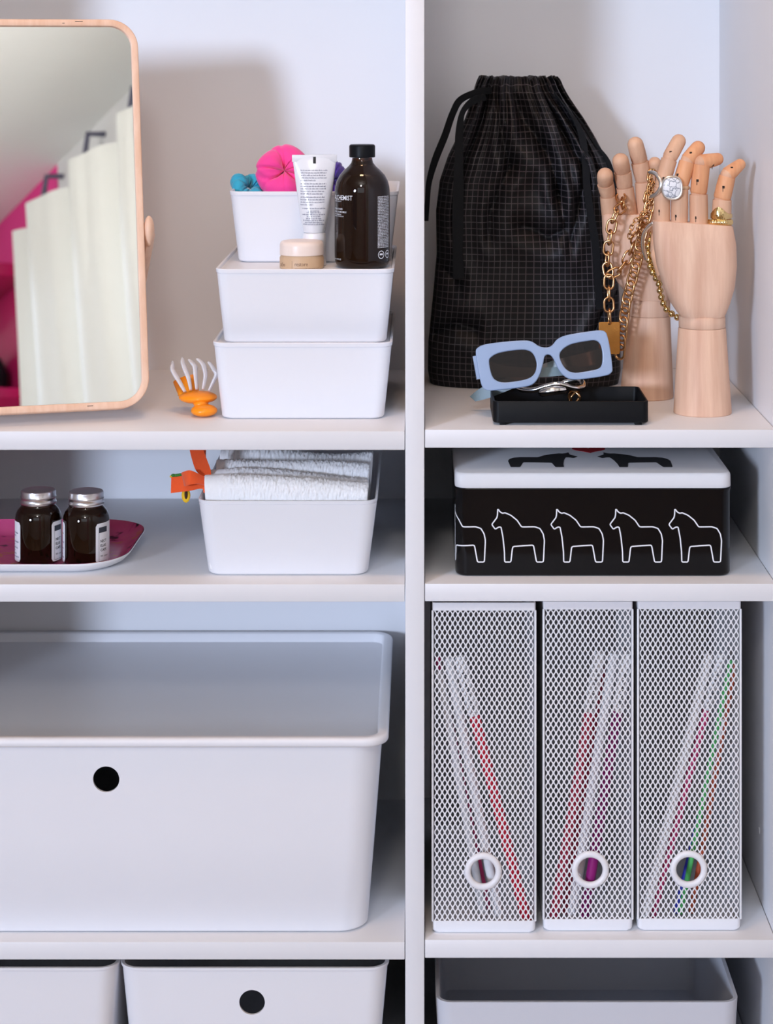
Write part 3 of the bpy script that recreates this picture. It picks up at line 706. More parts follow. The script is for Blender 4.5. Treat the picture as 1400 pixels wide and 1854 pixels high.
# ================================================================== towels in the box
def towel(label, pxl, pxr, pyt, y, th, sag, seed, hem=True):
    rn = random.Random(seed); fl = ZL[1]+.006
    xl, xr = at(pxl, pyt, y).x, at(pxr, pyt, y).x; zt_ = at(0, pyt, y).z; H = zt_-fl
    nx, g = 190, G(); rings = []; xc_ = TB
    prof = []
    for k in range(40): prof.append((-th/2, .0+(H-th/2)*k/39))
    for k in range(1, 22): a = PI*k/22; prof.append((-th/2*math.cos(a), H-th/2+th/2*math.sin(a)))
    for k in range(12): prof.append((th/2, (H-th/2)*(1-k/11)))
    p1, p2 = rn.uniform(0, 6), rn.uniform(0, 6)
    for i in range(nx+1):
        t = i/nx; x = xl+(xr-xl)*t; e = min(t, 1-t)/.02; ee = min(1, e)**.5*.12+.88
        rings.append([Vector((xc_+(x-xc_)*(1-.075*(1-min(1, z/H))), a*ee+.0016*math.sin(7*t+p1)*z/H, z*(1 if z < H*.5 else (1+(.018*math.sin(5*t+p2)+sag(t))*(z/H-.5)*2/1)))) for a, z in prof])
    # terry loops: every point of the nap stands out by a different amount
    npf = len(prof); base_ = [[p.copy() for p in rg] for rg in rings]
    for i in range(1, nx):
        t = i/nx
        nap = 1 if t > (.15 if hem else .05) else (.12 if t < (.09 if hem else .02) else .5)
        for k in range(1, npf-1):
            tn = (base_[i][k+1]-base_[i][k-1]).normalized(); nr = Vector((0, -tn.z, tn.y))
            rings[i][k] = base_[i][k]+nr*rn.uniform(0, .0017)*nap+Vector((rn.uniform(-.0004, .0004), 0, rn.uniform(-.0004, .0004)))*nap
    g.loft(rings)
    r = thing('folded_towel', label, 'towel', (0, y, fl), group='white folded towels in the box')
    g.v = [p for p in g.v]; g.obj('cloth', 'terry', r, ang=180)
    return r
towel('white terry towel folded at the front of the box, nearest the viewer', 371, 668, 858, .048, .026, lambda t: -.16*max(0, t-.1)*(1-.3*t), 1)
towel('second white towel from the front of the box, partly behind the front one', 381, 667, 849, .073, .022, lambda t: -.13*max(0, t-.15), 2)
towel('third white towel from the front, bulging behind the second one', 392, 670, 833, .098, .026, lambda t: .03*math.sin(PI*t)-.07*t, 3, False)
towel('rearmost white towel in the box, just under the shelf above', 399, 676, 818, .140, .040, lambda t: .02*math.sin(PI*t*2), 4, False)

# orange ribbon
rb_ = thing('hair_ribbon', 'orange grosgrain ribbon looped over the left corner of the towel box', 'ribbon', at(372, 880, .06))
ro = Vector(rb_.location)
def rp(cx_, cy_, y): return at(300+cx_*.0857, 800+cy_*.0857, y)-ro
def ribbon(A, B, th, name, m, parent, per=6):
    a = crom(A, per=per); b = crom(B, per=per); rings = []; n = len(a)
    for i in range(n):
        t = a[min(i+1, n-1)]-a[max(0, i-1)]; w = b[i]-a[i]; nn = t.cross(w)
        nn = nn.normalized()*th/2 if nn.length > 1e-12 else Vector((0, th/2, 0))
        rings.append([a[i]+nn, b[i]+nn, b[i]-nn, a[i]-nn])
    return G().loft(rings).obj(name, m, parent, ang=50)
ribbon([rp(500, 60, .075), rp(510, 170, .072), rp(560, 380, .066), rp(640, 600, .060), rp(770, 730, .057)], [rp(760, 60, .078), rp(800, 190, .075), rp(880, 400, .068), rp(950, 590, .062), rp(960, 700, .060)], .0011, 'upright_loop', 'fabric_or', rb_)
ribbon([rp(760, 40, .082), rp(760, 190, .084), rp(840, 330, .082), rp(900, 560, .075)], [rp(840, 40, .090), rp(845, 200, .092), rp(850, 360, .090), rp(930, 560, .082)], .0011, 'upright_loop_back', 'fabric_or', rb_)
ribbon([rp(830, 745, .055), rp(640, 650, .050), rp(500, 600, .048), rp(360, 640, .053), rp(340, 660, .060)], [rp(830, 920, .052), rp(680, 885, .047), rp(520, 905, .045), rp(440, 935, .050), rp(400, 930, .058)], .0011, 'short_loop', 'fabric_or', rb_)
ribbon([rp(120, 745, .066), rp(250, 735, .066), rp(420, 720, .064), rp(640, 780, .062), rp(840, 860, .058)], [rp(110, 1085, .062), rp(300, 1060, .062), rp(540, 1030, .060), rp(720, 990, .058), rp(840, 1010, .055)], .0011, 'long_tail', 'fabric_or', rb_)
ribbon([rp(770, 960, .050), rp(790, 1010, .049), rp(800, 1075, .048)], [rp(835, 960, .050), rp(838, 1010, .049), rp(838, 1080, .048)], .0011, 'short_tail', 'fabric_or', rb_)
G().sphere(rp(430, 1130, .070), .0045, .0018, .0075, 18, 10).xf(Matrix.Identity(4)).obj('yellow_charm', 'yellow', rb_)
G().sphere(rp(430, 1110, .0678), .0016, .001, .0048, 12, 8).obj('charm_centre', 'brown', rb_)
g = G()
for a in (160, 230, 270, 310): g.sphere(rp(a, 690+(a % 7)*3, .072), .0024, .002, .0016, 10, 6)
g.obj('green_charm', 'green', rb_); G().sphere(rp(230, 730, .074), .007, .002, .0026, 14, 8).obj('yellow_flower', 'yellow', rb_)

# ================================================================== TIN BOX
y0t = .028
xa, xb = at(825, 1040, y0t).x, at(1325, 1040, y0t).x
tw = xb-xa; hb_ = (1043-883)*sc(y0t); tdp = .20
tn = thing('tin_box', 'black tin box with white horse outlines and white lid', 'tin', ((xa+xb)/2, y0t+tdp/2, ZR[1]))
rc = .012
G().loft([rrect(tw-.006, tdp-.006, rc-.003, 0, 8), rrect(tw-.002, tdp-.002, rc, .0008, 8), rrect(tw, tdp, rc, .003, 8), rrect(tw, tdp, rc, hb_-.004, 8), rrect(tw+.0016, tdp+.0016, rc, hb_-.0022, 8), rrect(tw+.0022, tdp+.0022, rc, hb_-.0008, 8), rrect(tw+.001, tdp+.001, rc, hb_, 8)]).obj('body', 'black_lac', tn, ang=50)
hl = (885-858)*sc(y0t)
G().loft([rrect(tw+.0004, tdp+.0004, rc, hb_, 8), rrect(tw+.0012, tdp+.0012, rc, hb_+.0008, 8), rrect(tw+.0008, tdp+.0008, rc, hb_+hl-.003, 8), rrect(tw-.0008, tdp-.0008, rc, hb_+hl-.0009, 8), rrect(tw-.005, tdp-.005, rc-.002, hb_+hl, 8)]).obj('lid', 'tinlid', tn, ang=50)
HP = [(292, 267), (301, 280), (311, 286), (322, 284), (345, 294), (370, 314), (388, 341), (440, 340), (462, 347), (475, 369), (480, 395), (476, 482), (448, 482), (436, 414), (400, 416), (352, 420), (345, 482), (320, 482), (319, 440), (313, 382), (305, 341), (295, 342), (282, 350), (268, 331), (289, 303), (291, 292)]
sH = .45*sc(y0t)
def on_front(s, z, out):  # s from the box centre along the front, wrapping round the left corner
    s0 = -tw/2+rc
    if s >= s0: return Vector((s, -tdp/2-out, z))
    a = (s0-s)/rc
    if a < PI/2: return Vector((s0-(rc+out)*math.sin(a), -tdp/2+rc-(rc+out)*math.cos(a), z))
    return Vector((-tw/2-out, -tdp/2+rc+(s0-s)-rc*PI/2, z))
def horse2d(dx): return [((x+dx-(825+1325)/2*1/.45+770/.45)*sH, hb_-(y-(883-800)/.45)*sH) for x, y in HP]
def smooth_closed(pts, sub=5):
    # straight runs with slightly eased corners
    out = []
    n = len(pts)
    for i in range(n):
        p0, p1, p2 = Vector((*pts[i-1], 0)), Vector((*pts[i], 0)), Vector((*pts[(i+1) % n], 0))
        a = p1.lerp(p0, .12); b = p1.lerp(p2, .12)
        for t in (0, .33, .67, 1): out.append(a.lerp(p1, t).lerp(p1.lerp(b, t), t))
    return out
for i in range(5):
    pts = smooth_closed(horse2d((i-1)*237.6)); n = len(pts); rings = []; hw = .00062
    path = resample(pts+[pts[0]], .0012)[:-1]; n = len(path)
    for k in range(n):
        t = (path[(k+1) % n]-path[k-1]).normalized(); nn = Vector((-t.y, t.x, 0))*hw; a, b = path[k]+nn, path[k]-nn
        rings.append([on_front(a.x, a.y, .00022), on_front(b.x, b.y, .00022), on_front(b.x, b.y, .00002), on_front(a.x, a.y, .00002)])
    rings.append(rings[0]); G().loft(rings, False, False).obj('horse_outline', 'white_print', tn, smooth=False)
zl = hb_+hl
HS = .073/212
for (cxp, flip) in ((985, True), (1150, False)):
    lp = [p for p in smooth_closed([((x-374)*HS*(-1 if flip else 1), (482-y)*HS) for x, y in HP])]
    me = flat_mesh([lp], .00012); cx_ = at(cxp, 840, .085).x
    map_mesh(me, lambda c: Vector((c.x+cx_-tn.location.x, c.y+.057-tn.location.y, zl+.00013+c.z))); link('horse_silhouette', me, 'black_matte', tn)
hp_ = [(math.sin(t)**3*16, 13*math.cos(t)-5*math.cos(2*t)-2*math.cos(3*t)-math.cos(4*t)) for t in [2*PI*k/48 for k in range(48)]]
me = flat_mesh([[(x*.0011, y*.0011) for x, y in hp_]], .00012); cx_ = at(1066, 830, .15).x
map_mesh(me, lambda c: Vector((c.x+cx_-tn.location.x, c.y+.146-tn.location.y, zl+.00013+c.z))); link('heart', me, 'red', tn)

# ================================================================== MESH MAGAZINE FILES
PX_, QX_ = .00512, .0087
def lattice(w, h, thick=.0007, walls=True, skip=None):
    """perforated sheet in the xz plane, x centred, z from 0, facing -y; returns mesh arrays"""
    nc = max(1, round(w/PX_)); p = w/nc; nr = max(1, round(h/QX_)); q = h/nr; cs = []
    for j in range(2*nr+1):
        for i in range(nc+(0 if j % 2 == 0 else 1)):
            x = -w/2+(i+(.5 if j % 2 == 0 else 0))*p; z = j*q/2
            if skip and skip(x, z): continue
            cs.append((x, z))
    c = np.array(cs); n = len(c)
    out = np.array([(.5, 0), (.25, .25), (0, .5), (-.25, .25), (-.5, 0), (-.25, -.25), (0, -.5), (.25, -.25)])*[p, q]
    inn = np.array([(.315, 0), (.23, .17), (0, .335), (-.23, .17), (-.315, 0), (-.23, -.17), (0, -.335), (.23, -.17)])*[p, q]
    def lay(o, y):
        a = c[:, None, :]+o[None]; a[..., 0] = np.clip(a[..., 0], -w/2, w/2); a[..., 1] = np.clip(a[..., 1], 0, h)
        return np.concatenate([a[..., :1], np.full(a.shape[:2]+(1,), y), a[..., 1:]], 2)
    L = [lay(out, 0), lay(inn, 0)]
    if walls: L += [lay(inn, thick), lay(out, thick)]
    V = np.concatenate(L, 1).reshape(-1, 3); per = 8*len(L)
    k = np.arange(8); k2 = (k+1) % 8
    f = [np.stack([k, k2, 8+k2, 8+k], 1)]
    if walls: f += [np.stack([8+k, 8+k2, 16+k2, 16+k], 1), np.stack([16+k, 16+k2, 24+k2, 24+k], 1)]
    f = np.concatenate(f, 0)
    F = (np.arange(n)[:, None, None]*per+f[None]).reshape(-1, 4)
    return V, F
def arr_mesh(name, V, F, Mx=None):
    if Mx is not None:
        m = np.array(Mx); V = V@m[:3, :3].T+m[:3, 3]
    me = bpy.data.meshes.new(name); me.from_pydata(V.tolist(), [], F.tolist()); me.materials.append(M['metal_white']); return me
FH = (1690-1092)*sc(.018)
def file_meshes(w, ringx, ringz):
    d = .245; hh = FH; bt_, tp = .0125, .0078
    z0, z1 = bt_-.0004, hh-tp+.0004; out = {}
    rr = 31*sc(.018)
    V, F = lattice(w-.0035, z1-z0, skip=lambda x, z: (x-ringx)**2+(z+z0-ringz)**2 < rr**2)
    out['front_panel'] = arr_mesh('front_panel', V, F, Matrix.Translation((0, -d/2, z0)))
    for k, sx in (('side_l', -1), ('side_r', 1)): out[k] = G().box((sx*(w/2-.0005)-.0004, -d/2+.001, z0), (sx*(w/2-.0005)+.0004, d/2-.001, z1)).mesh('side_panel')
    R = [rrect(w-.006, d-.006, .005, 0), rrect(w-.002, d-.002, .006, .0008), rrect(w+.0004, d+.0004, .005, .003), rrect(w+.0008, d+.0008, .004, bt_), rrect(w-.0016, d-.0016, .004, bt_), rrect(w-.0016, d-.0016, .004, .002)]
    out['base'] = G().loft(R).mesh('base')
    R = [rrect(w+.0006, d+.0006, .002, hh-tp), rrect(w+.0008, d+.0008, .002, hh-.0004), rrect(w, d, .002, hh), rrect(w-.002, d-.002, .002, hh), rrect(w-.0024, d-.0024, .002, hh-tp)]; R.append(R[0])
    out['top_band'] = G().loft(R, False, False).mesh('top_band')
    g = G()
    for sx in (-1, 1):
        for sy in (-1, 1):
            g2 = G().box((sx*w/2-.0011, sy*d/2-.0011, bt_-.0006), (sx*w/2+.0011, sy*d/2+.0011, hh-tp+.0006)); out['edge%d%d' % (sx, sy)] = g2.mesh('corner_edge', bevel=.0008)
    r0, r1 = 34*sc(.018), 22*sc(.018); rings = []
    for k in range(12):
        a = 2*PI*k/12; rr = (r0+r1)/2+(r0-r1)/2*math.cos(a); yy = -d/2-.0006+.0032*math.sin(a)
        rings.append([Vector((ringx+rr*math.cos(2*PI*j/40), yy, ringz+rr*math.sin(2*PI*j/40))) for j in range(40)])
    rings.append(rings[0]); out['grip_ring'] = G().loft(rings, False, False).mesh('grip_ring', ang=70)
    return out
def place_file(label, meshes, pxl, pxr, y0, rz):
    c = at((pxl+pxr)/2, 1680, y0)
    r = thing('magazine_file', label, 'magazine file', (c.x, y0+.245/2, ZR[2]), (0, 0, rz), 'white wire mesh magazine files')
    for k, me in meshes.items():
        nm = {'side_l': 'side_panel', 'side_r': 'side_panel'}.get(k, 'corner_edge' if k.startswith('edge') else k)
        link(nm, me, M['plastic'] if k in ('base', 'grip_ring', 'top_band') else M['metal_white'], r)
    return r
zr = (1690-1577)*sc(.016)
fs = sc(.016)
mA = file_meshes(186*fs, (875.5-877)*fs, zr); mB = file_meshes(161*fs, (1068-1064)*fs, zr)
place_file('leftmost white wire mesh magazine file, holding a red rod', mA, 784, 969, .015, 0)
place_file('narrow white wire mesh magazine file in the middle, holding a plum rod', mB, 984, 1146, .019, 0)
place_file('rightmost white wire mesh magazine file, holding a green rod', mA, 1155, 1342, .020, 0)
def rod(label, top, bot, y, rpx, col, cap=None, capcol='rod_white'):
    fl = ZR[2]+.0028; s = sc(y)
    b = at(bot[0], bot[1], y); t = at(top[0], top[1], y); b.z = max(b.z, fl+.002)
    r = thing('craft_rod', label, 'rod', b, group='long rods standing in the mesh files')
    d = t-b; rr = rpx*s
    f = 0 if cap is None else cap
    if f < 1: G().tube([Vector((0, 0, 0)), d*.01, d*(1-f)*.995, d*(1-f)], [rr*.9, rr, rr, rr*.9], 12).obj('shaft', col, r)
    if f > 0:
        G().tube([d*(1-f), d*(1-f)+d*.003, d*.99, d], [rr*1.0, rr*1.12, rr*1.12, rr*.8], 12).obj('white_sleeve', capcol, r)
        # lettering along the sleeve, too small to read through the mesh
        L = d.length*f*.7; q = tiny_lines(L, [1], .003, rr*.5, random.Random(int(top[0])))
        dx = d.normalized(); up = Vector((0, -1, 0)).cross(dx)*-1
        q.v = [d*(1-f)*1.0+d*f*.06+dx*p.x+up*(p.y-rr*.22)+Vector((0, -rr*1.13-.0001, 0)) for p in q.v]; q.obj('lettering', 'dinfo', r, smooth=False)['kind'] = 'stuff'
rod('coral red rod with white sleeve leaning in the leftmost mesh file', (832, 1188), (955, 1672), .028, 10, 'rod_red', .22)
rod('white rod next to the red one in the leftmost mesh file', (812, 1190), (905, 1674), .036, 9, 'rod_white')
rod('thin white rod furthest left in the leftmost mesh file', (796, 1215), (876, 1674), .046, 7.5, 'rod_white')
rod('thin rose pink rod behind the white ones in the leftmost mesh file', (792, 1190), (885, 1674), .060, 5, 'rod_pink')
rod('rose red rod with white sleeve in the middle mesh file', (1086, 1180), (1002, 1672), .030, 9.5, 'rod_rose', .22)
rod('plain white rod between the coloured ones in the middle mesh file', (1112, 1182), (1035, 1672), .038, 9, 'rod_white')
rod('plum purple rod with white sleeve in the middle mesh file', (1136, 1182), (1058, 1660), .029, 9.5, 'rod_purple', .22)
rod('thin rust red rod at the back of the middle mesh file', (1092, 1210), (1022, 1672), .050, 6, 'rod_rose')
rod('thick white rod leaning left in the rightmost mesh file', (1284, 1184), (1166, 1668), .029, 9, 'rod_white')
rod('pink rod with white sleeve in the rightmost mesh file', (1306, 1184), (1180, 1668), .037, 7.5, 'rod_pink', .21)
rod('green rod in the rightmost mesh file', (1324, 1195), (1232, 1672), .050, 5.2, 'rod_green')
rod('blue rod beside the green one in the rightmost mesh file', (1310, 1300), (1224, 1672), .052, 5, 'rod_blue', .5)
rod('rust brown rod at the right of the rightmost mesh file', (1331, 1200), (1252, 1672), .052, 5.5, 'rod_orange')

# ================================================================== DRAWSTRING BAG
zS = ZR[0]
bg = thing('drawstring_bag', 'black checked fabric drawstring bag gathered at the top', 'bag', (at(948, 700, .29).x, .29, zS))
bo = Vector(bg.location)
sil = [(712, 779, 1122), (690, 775, 1126), (640, 776, 1126), (560, 784, 1124), (480, 791, 1119), (400, 790, 1114), (345, 797, 1108), (300, 813, 1097), (262, 832, 1076), (230, 846, 1056), (205, 855, 1038), (188, 860, 1026), (176, 864, 1018), (168, 868, 1014), (163, 872, 1008)]
def silat(py):
    for (a, l, r_), (b, l2, r2) in zip(sil, sil[1:]):
        if a >= py >= b: t = (a-py)/(a-b); return l+(l2-l)*t, r_+(r2-r_)*t
    return sil[-1][1:] if py < 300 else sil[0][1:]
NB, NV = 300, 150; rings = []; uvs = []
rn = random.Random(21); fold = [(rn.uniform(0, 6.28), rn.choice((9, 11, 13, 17, 21, 26)), rn.uniform(.3, 1)) for _ in range(6)]
arc = 0
FOLDS = [([(-.42, 1.0), (-.30, .86), (-.12, .72)], .030, .013), ([(-.10, 1.0), (.0, .86), (.17, .74), (.24, .63)], .032, .018), ([(.08, 1.0), (.14, .88), (.12, .78)], .024, .010),
         ([(.33, 1.0), (.42, .86), (.60, .70)], .034, .016), ([(.55, .98), (.68, .82), (.86, .62)], .034, .014), ([(-.62, .97), (-.70, .76), (-.74, .52)], .034, .012),
         ([(.24, .63), (.30, .52), (.12, .49), (-.02, .53)], .030, .012), ([(.60, .70), (.46, .58), (.34, .47)], .034, .011), ([(-.12, .72), (-.28, .58), (-.30, .50)], .034, .009),
         ([(-.92, .17), (-.66, .21), (-.40, .19)], .036, .012), ([(.95, .30), (.72, .24), (.55, .14)], .036, .010), ([(-.95, .40), (-.62, .33)], .034, .008), ([(-.22, 1.0), (-.20, .88)], .022, .010), ([(.22, 1.0), (.27, .90)], .022, .010)]
def creases(a, t):
    x = math.cos(a); s = 0       # folds pressed into the front of the bag along short lines
    for line, wd, am in FOLDS:
        dm = 9
        for (x0_, t0_), (x1_, t1_) in zip(line, line[1:]):
            vx, vt = x1_-x0_, (t1_-t0_)*1.6; L2 = vx*vx+vt*vt; px_, pt_ = x-x0_, (t-t0_)*1.6
            k = max(0, min(1, (px_*vx+pt_*vt)/L2)); dm = min(dm, math.hypot(px_-k*vx, pt_-k*vt))
        s += am*(math.exp(-dm/wd)-.45*math.exp(-((dm-.10)/.06)**2))
    return s
for j in range(NV+1):
    t = j/NV; py = 712-(712-163)*t; l, r_ = silat(py)
    yc = .29; f = sc(yc-.02); xl_, xr_ = (l-XV)*f, (r_-XV)*f; cx_ = (xl_+xr_)/2; a_ = (xr_-xl_)/2
    b_ = .058*(1-.15*t) if t < .72 else .058*(1-.15*t)*(1-.62*((t-.72)/.28)**1.2)
    if t < .03: b_ *= .9+.1*t/.03
    z = (712-py)*f
    k_top = max(0, (t-.62)/.38)**1.3
    rg = []; uu = []
    for i in range(NB):
        a = 2*PI*i/NB; ca, sa = math.cos(a), math.sin(a); e = .72
        rx = a_*math.copysign(abs(ca)**e, ca); ry = b_*math.copysign(abs(sa)**e, sa)
        fo = sum(am*math.sin(n_w*a+ph+1.3*t*math.sin(ph)) for ph, n_w, am in fold)/2.2
        k = 1+k_top*.20*fo
        d = creases(a, t)*min(1, (1-t)*14+.15)*min(1, -sa*3) if sa < 0 else 0
        if t > .90: d += .0032*math.sin(38*a+2*math.sin(5*a))*min(1, (t-.90)/.03)
        p = Vector((cx_-bo.x+rx*(1+(k-1)*.3), ry*k+(d if sa < 0 else 0)-k_top*.006*fo*(1 if sa < 0 else -1), z))
        if t > .93: p.z += (.0040*abs(math.sin(12*a+fold[0][0]))+.0022*abs(math.sin(19*a+1)))*((t-.93)/.07)**2
        rg.append(p)
    rings.append(rg)
# uv: u = unrolled x across the widest part, v = height
V = [p for rg in rings for p in rg]; F = []; UV = []
half = 0.205
for j in range(NV):
    for i in range(NB):
        k = (i+1) % NB; F.append((j*NB+i, j*NB+k, (j+1)*NB+k, (j+1)*NB+i))
        for (jj, ii) in ((j, i), (j, i+1), (j+1, i+1), (j+1, i)):
            a = 2*PI*ii/NB; ca, sa = math.cos(a), math.sin(a)
            # arc-like coordinate: front half runs left to right
            s = math.copysign(abs(ca)**.80, ca)*.112 if sa <= 0 else .26-math.copysign(abs(ca)**.80, ca)*.112
            UV.append((s+.5, jj/NV*.335+.001))
F.append(tuple(reversed(range(NB))))
F.append(tuple(NV*NB+i for i in range(NB)))
me = bpy.data.meshes.new('bag_cloth'); me.from_pydata([tuple(p) for p in V], [], F); uvl = me.uv_layers.new(name='cloth')
for i, q in enumerate(UV): uvl.data[i].uv = q
me.shade_smooth(); link('cloth', me, 'bag', bg)
def cordpath(name, pts, w, per=6):
    A = [at(x-dx*w/2, y-dy*w/2, d)-bo for x, y, d, dx, dy in pts]; B = [at(x+dx*w/2, y+dy*w/2, d+.002)-bo for x, y, d, dx, dy in pts]
    ribbon(A, B, .0012, name, 'cord', bg, per)
cordpath('cord', [(890, 164, .262, .1, 1), (868, 166, .255, .3, 1), (835, 180, .250, .75, .7), (820, 205, .250, .9, .4), (806, 245, .250, 1, .3), (788, 290, .252, 1, .3), (777, 330, .254, .8, .2), (774, 365, .256, .7, 0), (771, 400, .258, .8, 0)], 12)
cordpath('cord', [(880, 176, .256, .2, .8), (858, 182, .250, .5, .8), (838, 203, .244, .6, .3), (832, 240, .240, 1, 0), (831, 290, .234, 1.1, 0), (830, 350, .228, 1.4, 0), (829, 410, .226, 1.4, 0), (829, 460, .225, 1.3, 0), (831, 505, .225, 1.5, 0)], 14)
cordpath('cord', [(1005, 172, .256, .2, 1), (1030, 200, .250, .8, .7), (1052, 240, .244, 1, .4), (1060, 290, .238, 1, 0), (1063, 340, .232, 1, 0), (1070, 390, .229, 1, .1), (1078, 440, .228, 1.1, .1), (1082, 500, .227, 1, 0), (1086, 560, .227, 1, 0)], 13)
cordpath('cord', [(1015, 180, .262, .3, 1), (1048, 215, .262, .8, .7), (1078, 260, .262, .9, .5), (1100, 290, .262, .9, .4), (1110, 330, .262, 1, .2), (1114, 380, .262, 1, .1)], 12)

# ================================================================== WOODEN HANDS
def seg_mesh(p0, p1, r0, r1, dome=True, base_dome=False):
    d = p1-p0; L = d.length; path, rs = [], []
    if base_dome:
        for k in range(4): a = PI/2*k/4; path.append(p0-d/L*r0*.55*math.cos(a)); rs.append(max(r0*.15, r0*math.sin(a)))
    path += [p0, p0+d*.5, p1]; rs += [r0, (r0+r1)/2*1.02, r1]
    if dome:
        for k in range(1, 6): a = PI/2*k/5; path.append(p1+d/L*r1*math.sin(a)); rs.append(max(r1*.06, r1*math.cos(a)))
    return G().tube(path, rs, 18)
def make_hand(label, baseloc, y, forearm, palm, slant, fingers, thumb, depth):
    r = thing('wooden_hand', label, 'hand model', baseloc); o = Vector(baseloc)
    s = sc(y)
    def q(px, py, dy=0): return at(px, py, y+dy)-o
    # forearm and wrist: turned pieces
    zb0 = 0
    zw = q(0, forearm['neck'])[2]
    rb0 = forearm['rb']*s; rt0 = forearm['rt']*s; xo = forearm.get('dx', 0)*s
    def tl(prof, name):
        rings = [[Vector((xo*(z/zw)+r_*math.cos(2*PI*k/40), r_*math.sin(2*PI*k/40)*.92, z)) for k in range(40)] for r_, z in prof]
        return G().loft(rings).obj(name, 'beech', r, ang=40)
    tl([(rb0*.975, 0), (rb0, .0008), (rb0*.995, .004), (rt0*1.01, zw-.0012), (rt0*.985, zw-.0004)], 'forearm')
    zw2 = q(0, forearm['wrist'])[2]
    tl([(rt0*.965, zw-.0002), (rt0*.99, zw+.0006), (rt0*.99, zw2-.001), (rt0*.955, zw2)], 'wrist')
    # palm: lofted block
    rings = []
    for i, (py, l, rr, dd) in enumerate(palm):
        w = (rr-l)*s; cx_ = q((l+rr)/2, py)[0]; rg = rrect(w, dd, min(dd*.46, w*.3), 0, 8, cx_, 0)
        z = q(0, py)[2]
        k = max(0, 1-i/3.0) if i < 3 else 0
        rings.append([Vector((p.x, p.y, z-(p.x-cx_)/w*slant*s*k)) for p in rg])
    top = rings[0]; c0 = sum(top, Vector())/len(top)
    rings = [[p.lerp(c0, .04)+Vector((0, 0, .0012)) for p in top]]+rings
    G().loft(list(reversed(rings))).obj('palm', 'beech', r, ang=45)
    for f in fingers+[thumb]:
        pts = [q(*p) for p in f['p']]; rs = [w*s for w in f['r']]
        e0 = pts[1]-(pts[1]-pts[0]).normalized()*.0022
        pr = seg_mesh(pts[0], e0, rs[0], rs[1], False).obj('thumb' if f is thumb else 'finger', 'beech2', r, ang=40)
        for k in range(1, len(pts)-1):
            dk = (pts[k+1]-pts[k]).normalized(); last = k == len(pts)-2
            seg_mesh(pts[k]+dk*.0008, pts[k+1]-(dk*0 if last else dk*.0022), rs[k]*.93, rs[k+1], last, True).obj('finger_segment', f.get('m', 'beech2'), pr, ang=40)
            G().sphere(pts[k]-dk*.0006, rs[k]*.86, rs[k]*.86, rs[k]*.86, 16, 10).obj('knuckle_joint', 'beech2', pr)
        for (sx, sy, sd) in f.get('slots', []):
            c = q(sx, sy, 0); best = None       # sit the slot on the finger's near surface
            for k in range(len(pts)-1):
                for t in [i/10 for i in range(11)]:
                    a = pts[k].lerp(pts[k+1], t); dd = math.hypot(a.x-c.x, a.z-c.z); ra = rs[k]+(rs[k+1]-rs[k])*t
                    if best is None or dd < best[0]: best = (dd, a, ra)
            dd, a, ra = best; c.y = a.y-math.sqrt(max(ra*ra*.15, ra*ra-dd*dd))+.0004
            G().box(c+Vector((-.0012, -.0006, -.0012)), c+Vector((.0012, .001, .0014))).obj('slot', 'knot', pr)
            G().box(c+Vector((-.0009, -.00055, -.0045)), c+Vector((-.0004, .0004, -.0010))).obj('slot', 'knot', pr)
    return r
yF = .092
hF = make_hand('wooden jointed hand in front, wearing rings, its back to the viewer', Vector((at(1272.5, 750, yF).x, yF, zS)), yF,
    dict(neck=592, wrist=571, rb=52.5, rt=42.5, dx=-1),
    [(405, 1182, 1327, .030), (440, 1183, 1333, .036), (480, 1189, 1334, .040), (520, 1202, 1330, .043), (548, 1215, 1321, .044), (566, 1227, 1313, .042), (571.5, 1232, 1310, .040)], 10,
    [dict(p=[(1199, 408, 0), (1199, 335, -.002), (1213, 285, -.002), (1229, 256, .004)], r=[14.6, 14.6, 14.6, 13.2], slots=[(1193, 381, -.0085), (1213, 275, -.008), (1200, 322, -.009)]),
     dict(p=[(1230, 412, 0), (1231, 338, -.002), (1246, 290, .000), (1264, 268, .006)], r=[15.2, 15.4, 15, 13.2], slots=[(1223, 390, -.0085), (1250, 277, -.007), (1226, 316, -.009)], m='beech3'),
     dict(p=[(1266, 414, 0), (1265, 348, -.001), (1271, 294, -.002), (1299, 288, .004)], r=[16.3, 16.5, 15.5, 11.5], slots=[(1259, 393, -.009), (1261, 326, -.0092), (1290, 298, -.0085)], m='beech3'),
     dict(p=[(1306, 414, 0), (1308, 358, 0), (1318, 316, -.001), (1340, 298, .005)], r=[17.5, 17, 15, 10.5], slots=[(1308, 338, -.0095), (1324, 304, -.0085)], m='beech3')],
    dict(p=[(1205, 500, .012), (1190, 455, .030), (1192, 415, .042), (1200, 392, .046)], r=[15, 13.5, 12.5, 11.5]), None)
yR = .186
